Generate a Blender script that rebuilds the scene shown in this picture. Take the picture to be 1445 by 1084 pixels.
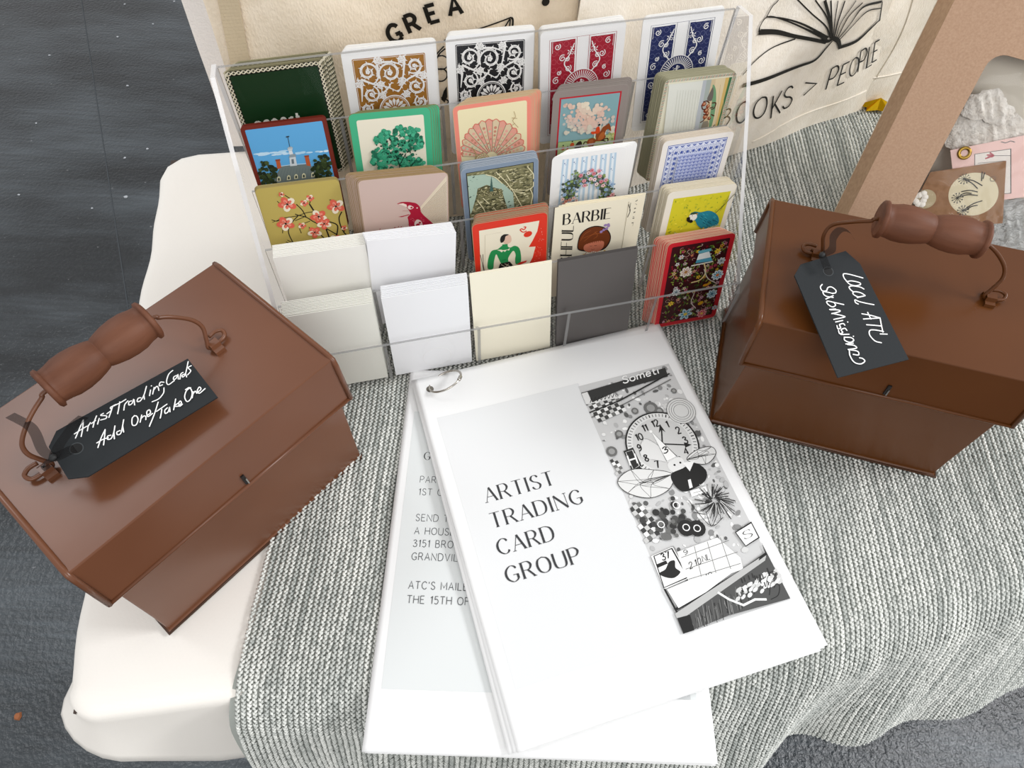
import bpy, bmesh, math, random
import numpy as np
from mathutils import Vector, Matrix
random.seed(7); RNG = np.random.RandomState(11)
S = bpy.context.scene
for o in list(bpy.data.objects): bpy.data.objects.remove(o)
PI = math.pi
# ------------------------------------------------------------------ camera
CX, CY, FOC, PITCH, ROLL, CAMH = 722.5, 542., 986.21, 1.00572, 0.05077, 0.48883
def cam_axes():
    cp, sp, cr, sr = math.cos(PITCH), math.sin(PITCH), math.cos(ROLL), math.sin(ROLL)
    right = np.array([1, 0, 0.]); fwd = np.array([0, cp, -sp]); up = np.array([0, sp, cp])
    return np.array([cr*right+sr*up, -sr*right+cr*up, fwd])
AX = cam_axes(); CAMP = np.array([0, 0, CAMH])
cam = bpy.data.objects.new('camera', bpy.data.cameras.new('camera')); S.collection.objects.link(cam); S.camera = cam
cam.matrix_world = Matrix([[AX[0][i], AX[1][i], -AX[2][i], CAMP[i]] for i in range(3)]+[[0, 0, 0, 1]])
cam.data.sensor_width = 36; cam.data.lens = FOC/1445*36; cam.data.clip_start = .01; cam.data.clip_end = 60
# ------------------------------------------------------------------ light
W = bpy.data.worlds.new('room_light'); S.world = W; W.use_nodes = True
bg = W.node_tree.nodes['Background']; bg.inputs[0].default_value = (.97, .98, 1, 1); bg.inputs[1].default_value = .76
def area(name, loc, tgt, size, size_y, power, col=(1, 1, 1)):
    l = bpy.data.lights.new(name, 'AREA'); l.shape = 'RECTANGLE'; l.size = size; l.size_y = size_y; l.energy = power; l.color = col
    o = bpy.data.objects.new(name, l); S.collection.objects.link(o); o.location = loc
    o.rotation_euler = (Vector(tgt)-Vector(loc)).to_track_quat('-Z', 'Y').to_euler(); return o
area('ceiling_light', (.15, 1.0, 2.1), (0, .3, 0), 1.5, .5, 5, (1, .985, .96))
area('window_light', (.5, -1.7, 1.7), (.1, .5, .1), 1.6, .8, 22, (1, .985, .965))  # fill lamp added behind the viewpoint to brighten upright faces
area('ceiling_light', (-1.75, 1.2, 2.2), (0, .35, 0), 1.1, .6, 16, (.96, .98, 1))
area('window_light', (2.15, .37, 1.6), (.7, .12, -.6), .7, .6, 42, (.97, .98, 1))  # window, set out from its glare on the floor
S.cycles.transparent_max_bounces = 48
VS = S.view_settings; VS.view_transform = 'Standard'; VS.look = 'None'; VS.gamma = 1; VS.use_curve_mapping = False; VS.exposure = -.12
# ------------------------------------------------------------------ geometry of the view (used to set things out from measurements)
def ray(px): return AX.T@np.array([(px[0]-CX)/FOC, -(px[1]-CY)/FOC, 1.])
def at(px, z=0.):
    d = ray(px); t = (z-CAMH)/d[2]; return CAMP+t*d
def hit(px, o, u, v):          # uv of a measured point on the plane o + a u + b v
    s = np.linalg.solve(np.stack([u, v, -ray(px)], 1), CAMP-o); return float(s[0]), float(s[1])
# ------------------------------------------------------------------ colours, materials
def lin(h):
    if isinstance(h, str):
        h = h.lstrip('#'); h = [int(h[i:i+2], 16)/255 for i in (0, 2, 4)]
    return tuple(c/12.92 if c <= .04045 else ((c+.055)/1.055)**2.4 for c in h)
def node(nt, t, **k):
    n = nt.nodes.new(t)
    for a, b in k.items():
        if a in n.inputs.keys() if hasattr(n.inputs, 'keys') else False: n.inputs[a].default_value = b
        else: setattr(n, a, b)
    return n
def mat(name, col='#ffffff', rough=.5, metal=0, spec=.5, coat=0, noise=None, bump=None, mix=None, attr=False, emit=None):
    m = bpy.data.materials.new(name); m.use_nodes = True; nt = m.node_tree; b = nt.nodes['Principled BSDF']
    c = (*lin(col), 1); b.inputs['Base Color'].default_value = c; b.inputs['Roughness'].default_value = rough
    b.inputs['Metallic'].default_value = metal; b.inputs['Specular IOR Level'].default_value = spec; b.inputs['Coat Weight'].default_value = coat
    b.inputs['Coat Roughness'].default_value = .15
    tc = nt.nodes.new('ShaderNodeTexCoord')
    if attr:
        a = nt.nodes.new('ShaderNodeAttribute'); a.attribute_name = 'Col'; nt.links.new(a.outputs['Color'], b.inputs['Base Color'])
    if mix:                     # (colour2, scale, (sx,sy,sz), low, high, detail)
        c2, sc, st, lo, hi, det = mix
        mp = nt.nodes.new('ShaderNodeMapping'); mp.inputs['Scale'].default_value = st; nt.links.new(tc.outputs['Object'], mp.inputs[0])
        n = nt.nodes.new('ShaderNodeTexNoise'); n.inputs['Scale'].default_value = sc; n.inputs['Detail'].default_value = det; nt.links.new(mp.outputs[0], n.inputs[0])
        r = nt.nodes.new('ShaderNodeValToRGB'); r.color_ramp.elements[0].position = lo; r.color_ramp.elements[1].position = hi
        r.color_ramp.elements[0].color = c; r.color_ramp.elements[1].color = (*lin(c2), 1)
        nt.links.new(n.outputs[0], r.inputs[0]); nt.links.new(r.outputs[0], b.inputs['Base Color'])
    if bump:                    # (kind, scale, (s), strength, distance)
        kd, sc, st, sg, ds = bump
        mp = nt.nodes.new('ShaderNodeMapping'); mp.inputs['Scale'].default_value = st; nt.links.new(tc.outputs['Object'], mp.inputs[0])
        if kd == 'noise':
            n = nt.nodes.new('ShaderNodeTexNoise'); n.inputs['Scale'].default_value = sc; n.inputs['Detail'].default_value = 4; out = n.outputs[0]
        elif kd == 'voronoi':
            n = nt.nodes.new('ShaderNodeTexVoronoi'); n.inputs['Scale'].default_value = sc; out = n.outputs[0]
        elif kd == 'weave':
            n = nt.nodes.new('ShaderNodeTexChecker'); n.inputs['Scale'].default_value = sc; out = n.outputs[1]
        nt.links.new((mp.outputs[0]), n.inputs[0])
        bp = nt.nodes.new('ShaderNodeBump'); bp.inputs['Strength'].default_value = sg; bp.inputs['Distance'].default_value = ds
        nt.links.new(out, bp.inputs['Height']); nt.links.new(bp.outputs[0], b.inputs['Normal'])
    return m
M = {}
M['print'] = mat('printed_ink', rough=.5, spec=.35, attr=True)
M['stock'] = mat('card_edge', '#f4f0e8', .6)
M['paper'] = mat('white_paper', '#ececeb', .55)
M['cloth'] = mat('white_twill', '#f4efe7', .85, spec=.1, bump=('weave', 520, (1, .8, 1), .35, .0006))
M['canvas'] = mat('natural_canvas', '#f7e8d2', .9, spec=.1, mix=('#eedec6', 90, (1, 1, 1), .35, .7, 5), bump=('noise', 700, (1, 1, .5), .5, .0012))
M['canvas_b'] = mat('pale_canvas', '#f4ecdf', .9, spec=.1, mix=('#ebe1d1', 60, (1, 1, 1), .35, .7, 5), bump=('noise', 700, (1, 1, .5), .5, .0012))
M['felt'] = mat('white_felt', '#efeae6', .95, spec=.05, bump=('noise', 500, (1, 1, 1), .5, .001))
M['webbing'] = mat('cotton_webbing', '#cfbd9f', .9, spec=.1, bump=('weave', 420, (1, 1, 1), .8, .0012))
M['brown'] = mat('brown_enamel', '#653e29', .27, 0, .35, 0, mix=('#6f4630', 9, (1, 1, 1), .3, .7, 3), bump=('noise', 30, (1, 1, 1), .05, .002))
M['brown2'] = mat('russet_enamel', '#542e10', .28, 0, .3, 0, mix=('#5c3415', 9, (1, 1, 1), .3, .7, 3), bump=('noise', 30, (1, 1, 1), .05, .002))
M['brown_dk'] = mat('brown_rim', '#40240f', .3, 0, .4, .1)
M['wood'] = mat('stained_wood', '#6f4530', .55, 0, .3, 0, mix=('#55301e', 45, (.35, 2, 2), .35, .7, 5), bump=('noise', 120, (.3, 2, 2), .25, .001))
M['black'] = mat('black_card', '#25282a', .7, spec=.25, bump=('noise', 600, (1, 1, 1), .2, .0005))
M['chalk'] = mat('white_ink', '#f7f7f5', .6)
M['chrome'] = mat('nickel_ring', '#b9b4ab', .22, 1)
M['brass'] = mat('brass_eyelet', '#a5843c', .3, 1)
M['gold'] = mat('gold_foil', '#e0b21c', .25, 1)
M['kraft'] = mat('kraft_board', '#bf9f86', .85, spec=.15, mix=('#b39279', 600, (1, 1, 1), .3, .7, 4), bump=('noise', 400, (1, 1, 1), .2, .0006))
M['kraft_side'] = mat('kraft_side', '#bd9f84', .85, spec=.15, mix=('#b09278', 260, (1, 1, 1), .35, .65, 4))
M['kraft_dk'] = mat('kraft_tag', '#a07a5c', .8, spec=.2, mix=('#926d50', 200, (1, 1, 1), .35, .65, 4))
M['lace'] = mat('torn_lace_paper', '#efe9e0', .9, spec=.1, mix=('#ddd5ca', 120, (1, 1, 1), .4, .65, 6), bump=('noise', 260, (1, 1, 1), .9, .004))
M['wood_leg'] = mat('table_wood', '#3a2a20', .6)
M['rag'] = mat('rag_scrap', rough=.8, attr=True)
M['knit_base'] = mat('knit_backing', '#a3a7a1', .95, spec=.05)  # sheet under the stitches, darker grey standing for shade in the holes
M['yarn'] = mat('melange_yarn', rough=.9, spec=.1, attr=True)
M['steel'] = mat('bare_steel', '#a9a6a0', .35, 1)
def glassy(name, tint, gloss, mixv, rough=.02, bump=None):
    m = bpy.data.materials.new(name); m.use_nodes = True; nt = m.node_tree; nt.nodes.clear()
    out = nt.nodes.new('ShaderNodeOutputMaterial'); t = nt.nodes.new('ShaderNodeBsdfTransparent'); t.inputs[0].default_value = (*tint, 1)
    g = nt.nodes.new('ShaderNodeBsdfGlossy'); g.inputs['Roughness'].default_value = rough; g.inputs[0].default_value = (gloss, gloss, gloss, 1)
    f = nt.nodes.new('ShaderNodeFresnel'); f.inputs[0].default_value = 1.49
    ad = nt.nodes.new('ShaderNodeMath'); ad.operation = 'MULTIPLY_ADD'; ad.inputs[1].default_value = .25; ad.inputs[2].default_value = mixv; ad.use_clamp = True
    mx = nt.nodes.new('ShaderNodeMixShader'); nt.links.new(f.outputs[0], ad.inputs[0]); nt.links.new(ad.outputs[0], mx.inputs[0])
    nt.links.new(t.outputs[0], mx.inputs[1]); nt.links.new(g.outputs[0], mx.inputs[2]); nt.links.new(mx.outputs[0], out.inputs[0])
    if bump:
        tc = nt.nodes.new('ShaderNodeTexCoord'); mp = nt.nodes.new('ShaderNodeMapping'); mp.inputs['Scale'].default_value = bump[1]; mp.inputs['Rotation'].default_value = (0, 0, bump[4])
        nt.links.new(tc.outputs['Object'], mp.inputs[0]); n = nt.nodes.new('ShaderNodeTexNoise'); n.inputs['Scale'].default_value = bump[0]
        n.inputs['Distortion'].default_value = 1.5
        nt.links.new(mp.outputs[0], n.inputs[0]); bp = nt.nodes.new('ShaderNodeBump'); bp.inputs['Strength'].default_value = bump[2]; bp.inputs['Distance'].default_value = bump[3]
        nt.links.new(n.outputs[0], bp.inputs['Height']); nt.links.new(bp.outputs[0], g.inputs['Normal']); nt.links.new(bp.outputs[0], f.inputs['Normal'])
    return m
M['acrylic'] = glassy('clear_acrylic', (.975, .97, .967), .9, 0)
M['acrylic_edge'] = mat('acrylic_edge', '#aaa9a6', .25)
def _edge(c, al):
    m = bpy.data.materials.new('acrylic_cut_edge'); m.use_nodes = True; nt = m.node_tree; b = nt.nodes['Principled BSDF']
    b.inputs['Base Color'].default_value = (*c, 1); b.inputs['Roughness'].default_value = .12; b.inputs['Alpha'].default_value = al
    return m
M['acrylic_edge'] = _edge((.27, .27, .265), .72); M['acrylic_edge_light'] = _edge((.72, .71, .7), .8)  # clear edges painted dark and bright for refracted and reflected light
M['film'] = glassy('window_film', (.97, .97, .97), 1, .0, .08, (16, (1, .22, 1), .45, .010, .5))
M['ribbon'] = mat('sheer_black_ribbon', '#141313', .7, spec=.1); M['ribbon'].node_tree.nodes['Principled BSDF'].inputs['Alpha'].default_value = .66
# floor: dark slate-look vinyl
def floor_mat():
    m = bpy.data.materials.new('slate_floor'); m.use_nodes = True; nt = m.node_tree; b = nt.nodes['Principled BSDF']; L = nt.links.new
    tc = nt.nodes.new('ShaderNodeTexCoord')
    def nz(sc, st, det=5, rot=0):
        mp = nt.nodes.new('ShaderNodeMapping'); mp.inputs['Scale'].default_value = st; mp.inputs['Rotation'].default_value = (0, 0, rot); L(tc.outputs['Object'], mp.inputs[0])
        n = nt.nodes.new('ShaderNodeTexNoise'); n.inputs['Scale'].default_value = sc; n.inputs['Detail'].default_value = det; L(mp.outputs[0], n.inputs[0]); return n
    n1 = nz(2.2, (1, 2.6, 1), 6, -.25); r1 = nt.nodes.new('ShaderNodeValToRGB'); r1.color_ramp.elements[0].position = .36; r1.color_ramp.elements[1].position = .68
    r1.color_ramp.elements[0].color = (*lin('#1a1d1f'), 1); r1.color_ramp.elements[1].color = (*lin('#4c5256'), 1); L(n1.outputs[0], r1.inputs[0])
    n2 = nz(9, (1, 14, 1), 6, -.25); r2 = nt.nodes.new('ShaderNodeValToRGB'); r2.color_ramp.elements[0].position = .35; r2.color_ramp.elements[1].position = .8
    r2.color_ramp.elements[0].color = (.8, .8, .8, 1); r2.color_ramp.elements[1].color = (1.35, 1.37, 1.4, 1); L(n2.outputs[0], r2.inputs[0])
    mx = nt.nodes.new('ShaderNodeMixRGB'); mx.blend_type = 'MULTIPLY'; mx.inputs[0].default_value = 1; L(r1.outputs[0], mx.inputs[1]); L(r2.outputs[0], mx.inputs[2])
    n3 = nz(70, (1, 1, 1), 2); r3 = nt.nodes.new('ShaderNodeValToRGB'); r3.color_ramp.elements[0].position = .73; r3.color_ramp.elements[1].position = .78
    r3.color_ramp.elements[0].color = (0, 0, 0, 1); r3.color_ramp.elements[1].color = (.12, .12, .12, 1); L(n3.outputs[0], r3.inputs[0])
    a = nt.nodes.new('ShaderNodeMixRGB'); a.blend_type = 'ADD'; a.inputs[0].default_value = 1; L(mx.outputs[0], a.inputs[1]); L(r3.outputs[0], a.inputs[2]); L(a.outputs[0], b.inputs['Base Color'])
    b.inputs['Roughness'].default_value = .22; b.inputs['Specular IOR Level'].default_value = .55
    n4 = nz(130, (1, 1, 1), 6); bp = nt.nodes.new('ShaderNodeBump'); bp.inputs['Strength'].default_value = .55; bp.inputs['Distance'].default_value = .004
    L(n4.outputs[0], bp.inputs['Height']); L(bp.outputs[0], b.inputs['Normal'])
    return m
M['floor'] = floor_mat()
# ------------------------------------------------------------------ object helpers
COL = S.collection
def tagp(o, label=None, cat=None, group=None, kind=None):
    for k, v in (('label', label), ('category', cat), ('group', group), ('kind', kind)):
        if v: o[k] = v
    return o
def empty(name, loc=(0, 0, 0), rz=0, **k):
    o = bpy.data.objects.new(name, None); COL.objects.link(o); o.location = loc; o.rotation_euler = (0, 0, rz); o.empty_display_size = .02
    return tagp(o, **k)
class MB:
    """collects faces; builds ONE mesh object"""
    def __init__(s): s.v = []; s.f = []; s.c = []; s.m = []
    def add(s, vs, fs, col=None, mi=0):
        n = len(s.v); s.v += [tuple(map(float, p)) for p in vs]
        for f in fs: s.f.append(tuple(i+n for i in f)); s.c.append(col); s.m.append(mi)
    def box(s, a, b, col=None, mi=0, M_=None):
        (x0, y0, z0), (x1, y1, z1) = a, b
        vs = [(x0, y0, z0), (x1, y0, z0), (x1, y1, z0), (x0, y1, z0), (x0, y0, z1), (x1, y0, z1), (x1, y1, z1), (x0, y1, z1)]
        if M_: vs = [tuple(M_@Vector(p)) for p in vs]
        s.add(vs, [(0, 3, 2, 1), (4, 5, 6, 7), (0, 1, 5, 4), (1, 2, 6, 5), (2, 3, 7, 6), (3, 0, 4, 7)], col, mi)
    def tube(s, pts, r, n=8, col=None, mi=0, cap=True, closed=False):
        P = [Vector(p) for p in pts]; N = len(P); rs = r if hasattr(r, '__len__') else [r]*N
        vs = []; up = None
        for i in range(N):
            t = (P[(i+1) % N]-P[i-1]) if closed else (P[min(i+1, N-1)]-P[max(i-1, 0)])
            t.normalize()
            if up is None: up = t.orthogonal().normalized()
            up = (up-t*up.dot(t)).normalized(); bi = t.cross(up)
            for k in range(n):
                a = 2*PI*k/n; vs.append(P[i]+(up*math.cos(a)+bi*math.sin(a))*rs[i])
        fs = []
        for i in range(N if closed else N-1):
            j = (i+1) % N
            for k in range(n): fs.append((i*n+k, i*n+(k+1) % n, j*n+(k+1) % n, j*n+k))
        if cap and not closed: fs += [tuple(range(n-1, -1, -1)), tuple(range((N-1)*n, N*n))]
        s.add(vs, fs, col, mi)
    def lathe(s, prof, n=24, M_=None, mi=0):    # profile (x along axis, r)
        vs = []
        for x, r in prof:
            for k in range(n):
                a = 2*PI*k/n; p = Vector((x, r*math.cos(a), r*math.sin(a))); vs.append(M_@p if M_ else p)
        fs = [(i*n+k, (i+1)*n+k, (i+1)*n+(k+1) % n, i*n+(k+1) % n) for i in range(len(prof)-1) for k in range(n)]
        s.add(vs, fs, None, mi)
    def grid(s, fn, nu, nv, col=None, mi=0, cf=None):
        vs = [fn(i/nu, j/nv) for j in range(nv+1) for i in range(nu+1)]
        fs = [(j*(nu+1)+i, j*(nu+1)+i+1, (j+1)*(nu+1)+i+1, (j+1)*(nu+1)+i) for j in range(nv) for i in range(nu)]
        s.add(vs, fs, col, mi)
    def build(s, name, mats, parent=None, smooth=False, bevel=0, world=None, seg=2):
        me = bpy.data.meshes.new(name); me.from_pydata(s.v, [], s.f)
        for m in (mats if isinstance(mats, (list, tuple)) else [mats]): me.materials.append(m)
        if any(s.m): me.polygons.foreach_set('material_index', s.m)
        if any(c is not None for c in s.c):
            ca = me.color_attributes.new('Col', 'FLOAT_COLOR', 'CORNER'); arr = []
            cache = {}
            for f, c in zip(s.f, s.c):
                if c not in cache: cache[c] = [*lin(c or '#ffffff'), 1.]
                arr += cache[c]*len(f)
            ca.data.foreach_set('color', arr)
        me.validate(); me.update()
        if smooth: me.polygons.foreach_set('use_smooth', [True]*len(me.polygons))
        o = bpy.data.objects.new(name, me); COL.objects.link(o)
        if parent: o.parent = parent
        if world is not None: o.matrix_world = world
        if bevel:
            b = o.modifiers.new('bevel', 'BEVEL'); b.width = bevel; b.segments = seg; b.limit_method = 'ANGLE'; b.angle_limit = .6
        return o
def rrect(w, h, r, n=5, y0=0):                 # centred in x, from y0 up
    pts = []
    for cx, cy, a0 in ((w/2-r, y0+r, -90), (w/2-r, y0+h-r, 0), (-w/2+r, y0+h-r, 90), (-w/2+r, y0+r, 180)):
        for k in range(n+1):
            a = math.radians(a0+90*k/n); pts.append((cx+r*math.cos(a), cy+r*math.sin(a)))
    return pts
def smooth_pts(pts, n=6, closed=False):
    P = [np.array(p, float) for p in pts]; out = []
    if len(P) < 3: return P
    N = len(P)
    for i in range(N if closed else N-1):
        p0 = P[i-1] if (i > 0 or closed) else P[0]*2-P[1]; p1 = P[i]; p2 = P[(i+1) % N]; p3 = P[(i+2) % N] if (i+2 < N or closed) else P[-1]*2-P[-2]
        for k in range(n):
            t = k/n; out.append(.5*((2*p1)+(-p0+p2)*t+(2*p0-5*p1+4*p2-p3)*t*t+(-p0+3*p1-3*p2+p3)*t**3))
    if not closed: out.append(P[-1])
    return out
# ------------------------------------------------------------------ stroke lettering
GL = {
'A': (.66, '0,0 .33,1 .66,0|.12,.35 .54,.35'), 'B': (.56, '0,0 0,1|~0,1 .34,1 .47,.77 .32,.54 0,.54|~0,.54 .36,.54 .55,.28 .38,0 0,0'),
'C': (.64, '~.62,.8 .52,.95 .32,1 .08,.8 0,.5 .08,.2 .32,0 .52,.05 .62,.2'), 'D': (.66, '0,0 0,1|~0,1 .3,1 .56,.85 .65,.5 .56,.15 .3,0 0,0'),
'E': (.54, '0,0 0,1|0,1 .5,1|0,.53 .42,.53|0,0 .54,0'), 'F': (.5, '0,0 0,1|0,1 .5,1|0,.53 .42,.53'),
'G': (.68, '~.62,.8 .52,.95 .32,1 .08,.8 0,.5 .08,.2 .32,0 .5,.04 .63,.14|.63,.14 .63,.42|.38,.42 .68,.42'), 'H': (.64, '0,0 0,1|.64,0 .64,1|0,.52 .64,.52'),
'I': (.06, '.03,0 .03,1'), 'J': (.4, '~.36,1 .36,.2 .2,0 0,.12'), 'K': (.6, '0,0 0,1|.56,1 0,.4|.18,.56 .6,0'), 'L': (.5, '0,1 0,0 .5,0'),
'M': (.76, '0,0 0,1 .38,.25 .76,1 .76,0'), 'N': (.66, '0,0 0,1 .66,0 .66,1'), 'O': (.72, '~.36,1 .1,.86 0,.5 .1,.14 .36,0 .62,.14 .72,.5 .62,.86 .36,1'),
'P': (.54, '0,0 0,1|~0,1 .36,1 .54,.75 .36,.47 0,.47'), 'R': (.6, '0,0 0,1|~0,1 .36,1 .52,.76 .36,.5 0,.5|.28,.5 .6,0'),
'S': (.52, '~.47,.83 .36,.98 .16,.98 .03,.78 .14,.58 .38,.44 .51,.24 .38,.02 .14,.02 0,.2'), 'T': (.6, '.3,0 .3,1|0,1 .6,1'),
'U': (.64, '~0,1 0,.3 .1,.05 .32,0 .54,.05 .64,.3 .64,1'), 'V': (.66, '0,1 .33,0 .66,1'), 'Y': (.62, '0,1 .31,.5 .62,1|.31,.5 .31,0'), 'X': (.6, '0,0 .6,1|0,1 .6,0'),
'1': (.26, '0,.78 .2,1 .2,0'), '2': (.5, '~0,.75 .1,.97 .35,.98 .48,.75 .3,.4 0,0|0,0 .5,0'), '3': (.5, '~.02,.85 .25,1 .46,.8 .2,.54|~.2,.54 .5,.4 .45,.08 .2,0 0,.15'),
'4': (.52, '.38,0 .38,1 0,.3 .52,.3'), '5': (.5, '.45,1 .08,1 .04,.56|~.04,.56 .3,.64 .5,.35 .3,0 0,.1'), '6': (.5, '~.42,.95 .1,.7 .02,.3 .25,0 .48,.28 .28,.55 .04,.35'),
'7': (.48, '0,1 .48,1 .15,0'), '8': (.5, '~.25,1 .05,.8 .25,.55 .48,.26 .25,0 .02,.26 .25,.55 .45,.8 .25,1'), '9': (.5, '~.46,.65 .22,.45 .04,.7 .24,1 .46,.75 .42,.3 .1,.02'),
'0': (.52, '~.26,1 .05,.8 .02,.5 .05,.2 .26,0 .47,.2 .5,.5 .47,.8 .26,1'), "'": (.08, '.05,1 .03,.75'), '>': (.5, '0,.85 .5,.5 0,.15'), '.': (.06, '.03,0 .03,.04'), '-': (.3, '0,.5 .3,.5'),
'o': (.5, '~.25,.64 .04,.5 .04,.15 .25,0 .46,.15 .46,.5 .25,.64'), 'e': (.48, '.04,.34 .46,.34|~.46,.34 .36,.62 .12,.58 .02,.3 .15,.02 .45,.1'), 'p': (.5, '.05,-.3 .05,.64|~.05,.5 .25,.66 .48,.35 .3,0 .05,.1'),
'a': (.5, '~.05,.5 .2,.66 .4,.58 .4,.1 .48,0|~.4,.38 .1,.32 .02,.12 .2,0 .4,.12'), 'r': (.36, '.06,0 .06,.64|~.06,.45 .18,.62 .36,.6'), 't': (.34, '~.14,.9 .14,.12 .34,.05|0,.62 .32,.62'),
'm': (.76, '.05,0 .05,.64|~.05,.5 .2,.66 .36,.5 .38,0|~.38,.5 .55,.66 .7,.5 .72,0'), 'i': (.1, '.05,0 .05,.62|.05,.85 .05,.9'), ' ': (.3, '')}
def glyph(ch):
    w, d = GL[ch]; out = []
    for st in filter(None, d.split('|')):
        sm = st[0] == '~'; pts = [tuple(map(float, p.split(','))) for p in st.lstrip('~').split()]
        out.append((sm, smooth_pts(pts, 5) if sm else [np.array(p) for p in pts]))
    return w, out
class Art:
    """flat print: coloured shapes in the (u, v) of a surface; surf(u, v, h) gives the 3-D point"""
    def __init__(s, surf, px=None, step=4e-6, base=6e-5):
        s.mb = MB(); s.surf = surf; s.h = base; s.step = step; s.pxf = px
    def Z(s, ox, oy, sc): s.z = (ox, oy, sc); return s
    def q(s, x, y): return s.pxf((s.z[0]+x/s.z[2], s.z[1]+y/s.z[2]))   # measured point -> uv
    def qs(s, pts): return [s.q(*p) for p in pts]
    def poly(s, pts, col):
        s.h += s.step; s.mb.add([s.surf(p[0], p[1], s.h) for p in pts], [tuple(range(len(pts)))], col)
    def ribbon(s, pts, ws, col, closed=False):
        s.h += s.step; P = [np.array(p[:2], float) for p in pts]; N = len(P)
        if N < 2: return
        vs = []
        for i in range(N):
            a = P[(i+1) % N] if (closed or i < N-1) else P[i]; b = P[i-1] if (closed or i > 0) else P[i]
            t = a-b; L = math.hypot(*t) or 1; n = np.array([-t[1], t[0]])/L
            k = 1.
            if 0 < i < N-1:
                d1 = P[i]-P[i-1]; d2 = P[i+1]-P[i]; l1 = math.hypot(*d1) or 1; l2 = math.hypot(*d2) or 1
                c = float(d1@d2)/(l1*l2); k = min(1.6, 1/math.sqrt(max(.1, (1+c)/2)))
            w = ws[i] if hasattr(ws, '__len__') else ws
            for sg in (1, -1): p = P[i]+n*w/2*k*sg; vs.append(s.surf(p[0], p[1], s.h))
        fs = [(2*i, 2*i+1, 2*((i+1) % N)+1, 2*((i+1) % N)) for i in range(N if closed else N-1)]
        s.mb.add(vs, fs, col)
    def line(s, pts, w, col, sm=False, closed=False, n=5): s.ribbon(smooth_pts(pts, n, closed) if sm else pts, w, col, closed)
    def blob(s, pts, col, n=4): s.poly(smooth_pts(pts, n, True), col)
    def circ(s, c, r, col, n=14, ry=None, rot=0):
        ry = ry or r; cr, sr = math.cos(rot), math.sin(rot); pts = []
        for k in range(n):
            a = 2*PI*k/n; x, y = r*math.cos(a), ry*math.sin(a); pts.append((c[0]+x*cr-y*sr, c[1]+x*sr+y*cr))
        s.poly(pts, col)
    def ring(s, c, r, w, col, n=28, a0=0, a1=360): s.ribbon([(c[0]+r*math.cos(math.radians(a0+(a1-a0)*k/n)), c[1]+r*math.sin(math.radians(a0+(a1-a0)*k/n))) for k in range(n+1)], w, col)
    def quad(s, a, b, col, nu=1, nv=1):
        s.h += s.step; s.mb.grid(lambda i, j: s.surf(a[0]+(b[0]-a[0])*i, a[1]+(b[1]-a[1])*j, s.h), nu, nv, col)
    def text(s, txt, o, ex, ey, col, w=.1, serif=False, sp=.2):
        """o origin, ex unit-cap x vector, ey cap-height vector"""
        o = np.array(o, float); ex = np.array(ex, float); ey = np.array(ey, float); H = math.hypot(*ey); x = 0
        nib = 1
        for ch in txt:
            gw, sts = glyph(ch)
            for sm, pts in sts:
                P = [o+ex*(x+p[0])+ey*p[1] for p in pts]
                if serif:
                    ws = []
                    for i in range(len(pts)):
                        t = pts[min(i+1, len(pts)-1)]-pts[max(i-1, 0)]; L = math.hypot(*t) or 1
                        k = abs(t[1])/L; up = t[0]*t[1] > 0 and abs(t[0]) > .1*abs(t[1]) and not sm
                        ws.append(H*w*(.28 if up or k < .3 else .28+.9*k**2))
                    if not sm and len(pts) > 2:
                        for a, b in zip(range(len(pts)-1), range(1, len(pts))):
                            t = pts[b]-pts[a]; up = (t[0]*t[1] > 0 and abs(t[0]) > .05) or (ch in 'NM' and abs(t[0]) < .02); hz = abs(t[1]) < .1
                            s.ribbon([P[a], P[b]], H*w*(.3 if up or hz else 1.15), col)
                    else: s.ribbon(P, ws, col)
                    for e, nx in ((pts[0], pts[1]), (pts[-1], pts[-2])):
                        if not sm and abs(nx[1]-e[1]) > .2 and (abs(e[1]) < .02 or abs(e[1]-1) < .02) and ch not in 'VU1':
                            c = o+ex*(x+e[0])+ey*e[1]; s.ribbon([c-ex*.1, c+ex*.1], H*w*.3, col)
                else:
                    s.ribbon(P, H*w, col)
            x += gw+sp
        return x
    def build(s, name, parent, label=None, m=None):
        o = s.mb.build(name, m or M['print'], parent)
        if label: o['label'] = label
        return o
# ================================================================== FLOOR
FZ = -.70
fl = MB(); fl.grid(lambda i, j: (-3+6.5*i, -2+6*j, FZ), 1, 1); fo = fl.build('floor', M['floor']); fo['kind'] = 'structure'
# faint printed joints of the floor boards
for k, (p, q) in enumerate([((115, 0), (180, 430)), ((-60, 900), (90, 760)), ((0, 1084), (90, 1040))]):
    a, b = at(p, FZ), at(q, FZ); d = (b-a)/np.linalg.norm(b-a); n = np.array([-d[1], d[0], 0]); jm = MB()
    jm.add([a-n*.0012-d*.5+[0, 0, .0006], a+n*.0012-d*.5+[0, 0, .0006], b+n*.0012+d*.5+[0, 0, .0006], b-n*.0012+d*.5+[0, 0, .0006]], [(0, 1, 2, 3)]) if k == 0 else None
    if k == 0: jo = jm.build('floor_joint', mat('floor_joint', '#3c4145', .6), fo)
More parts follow.
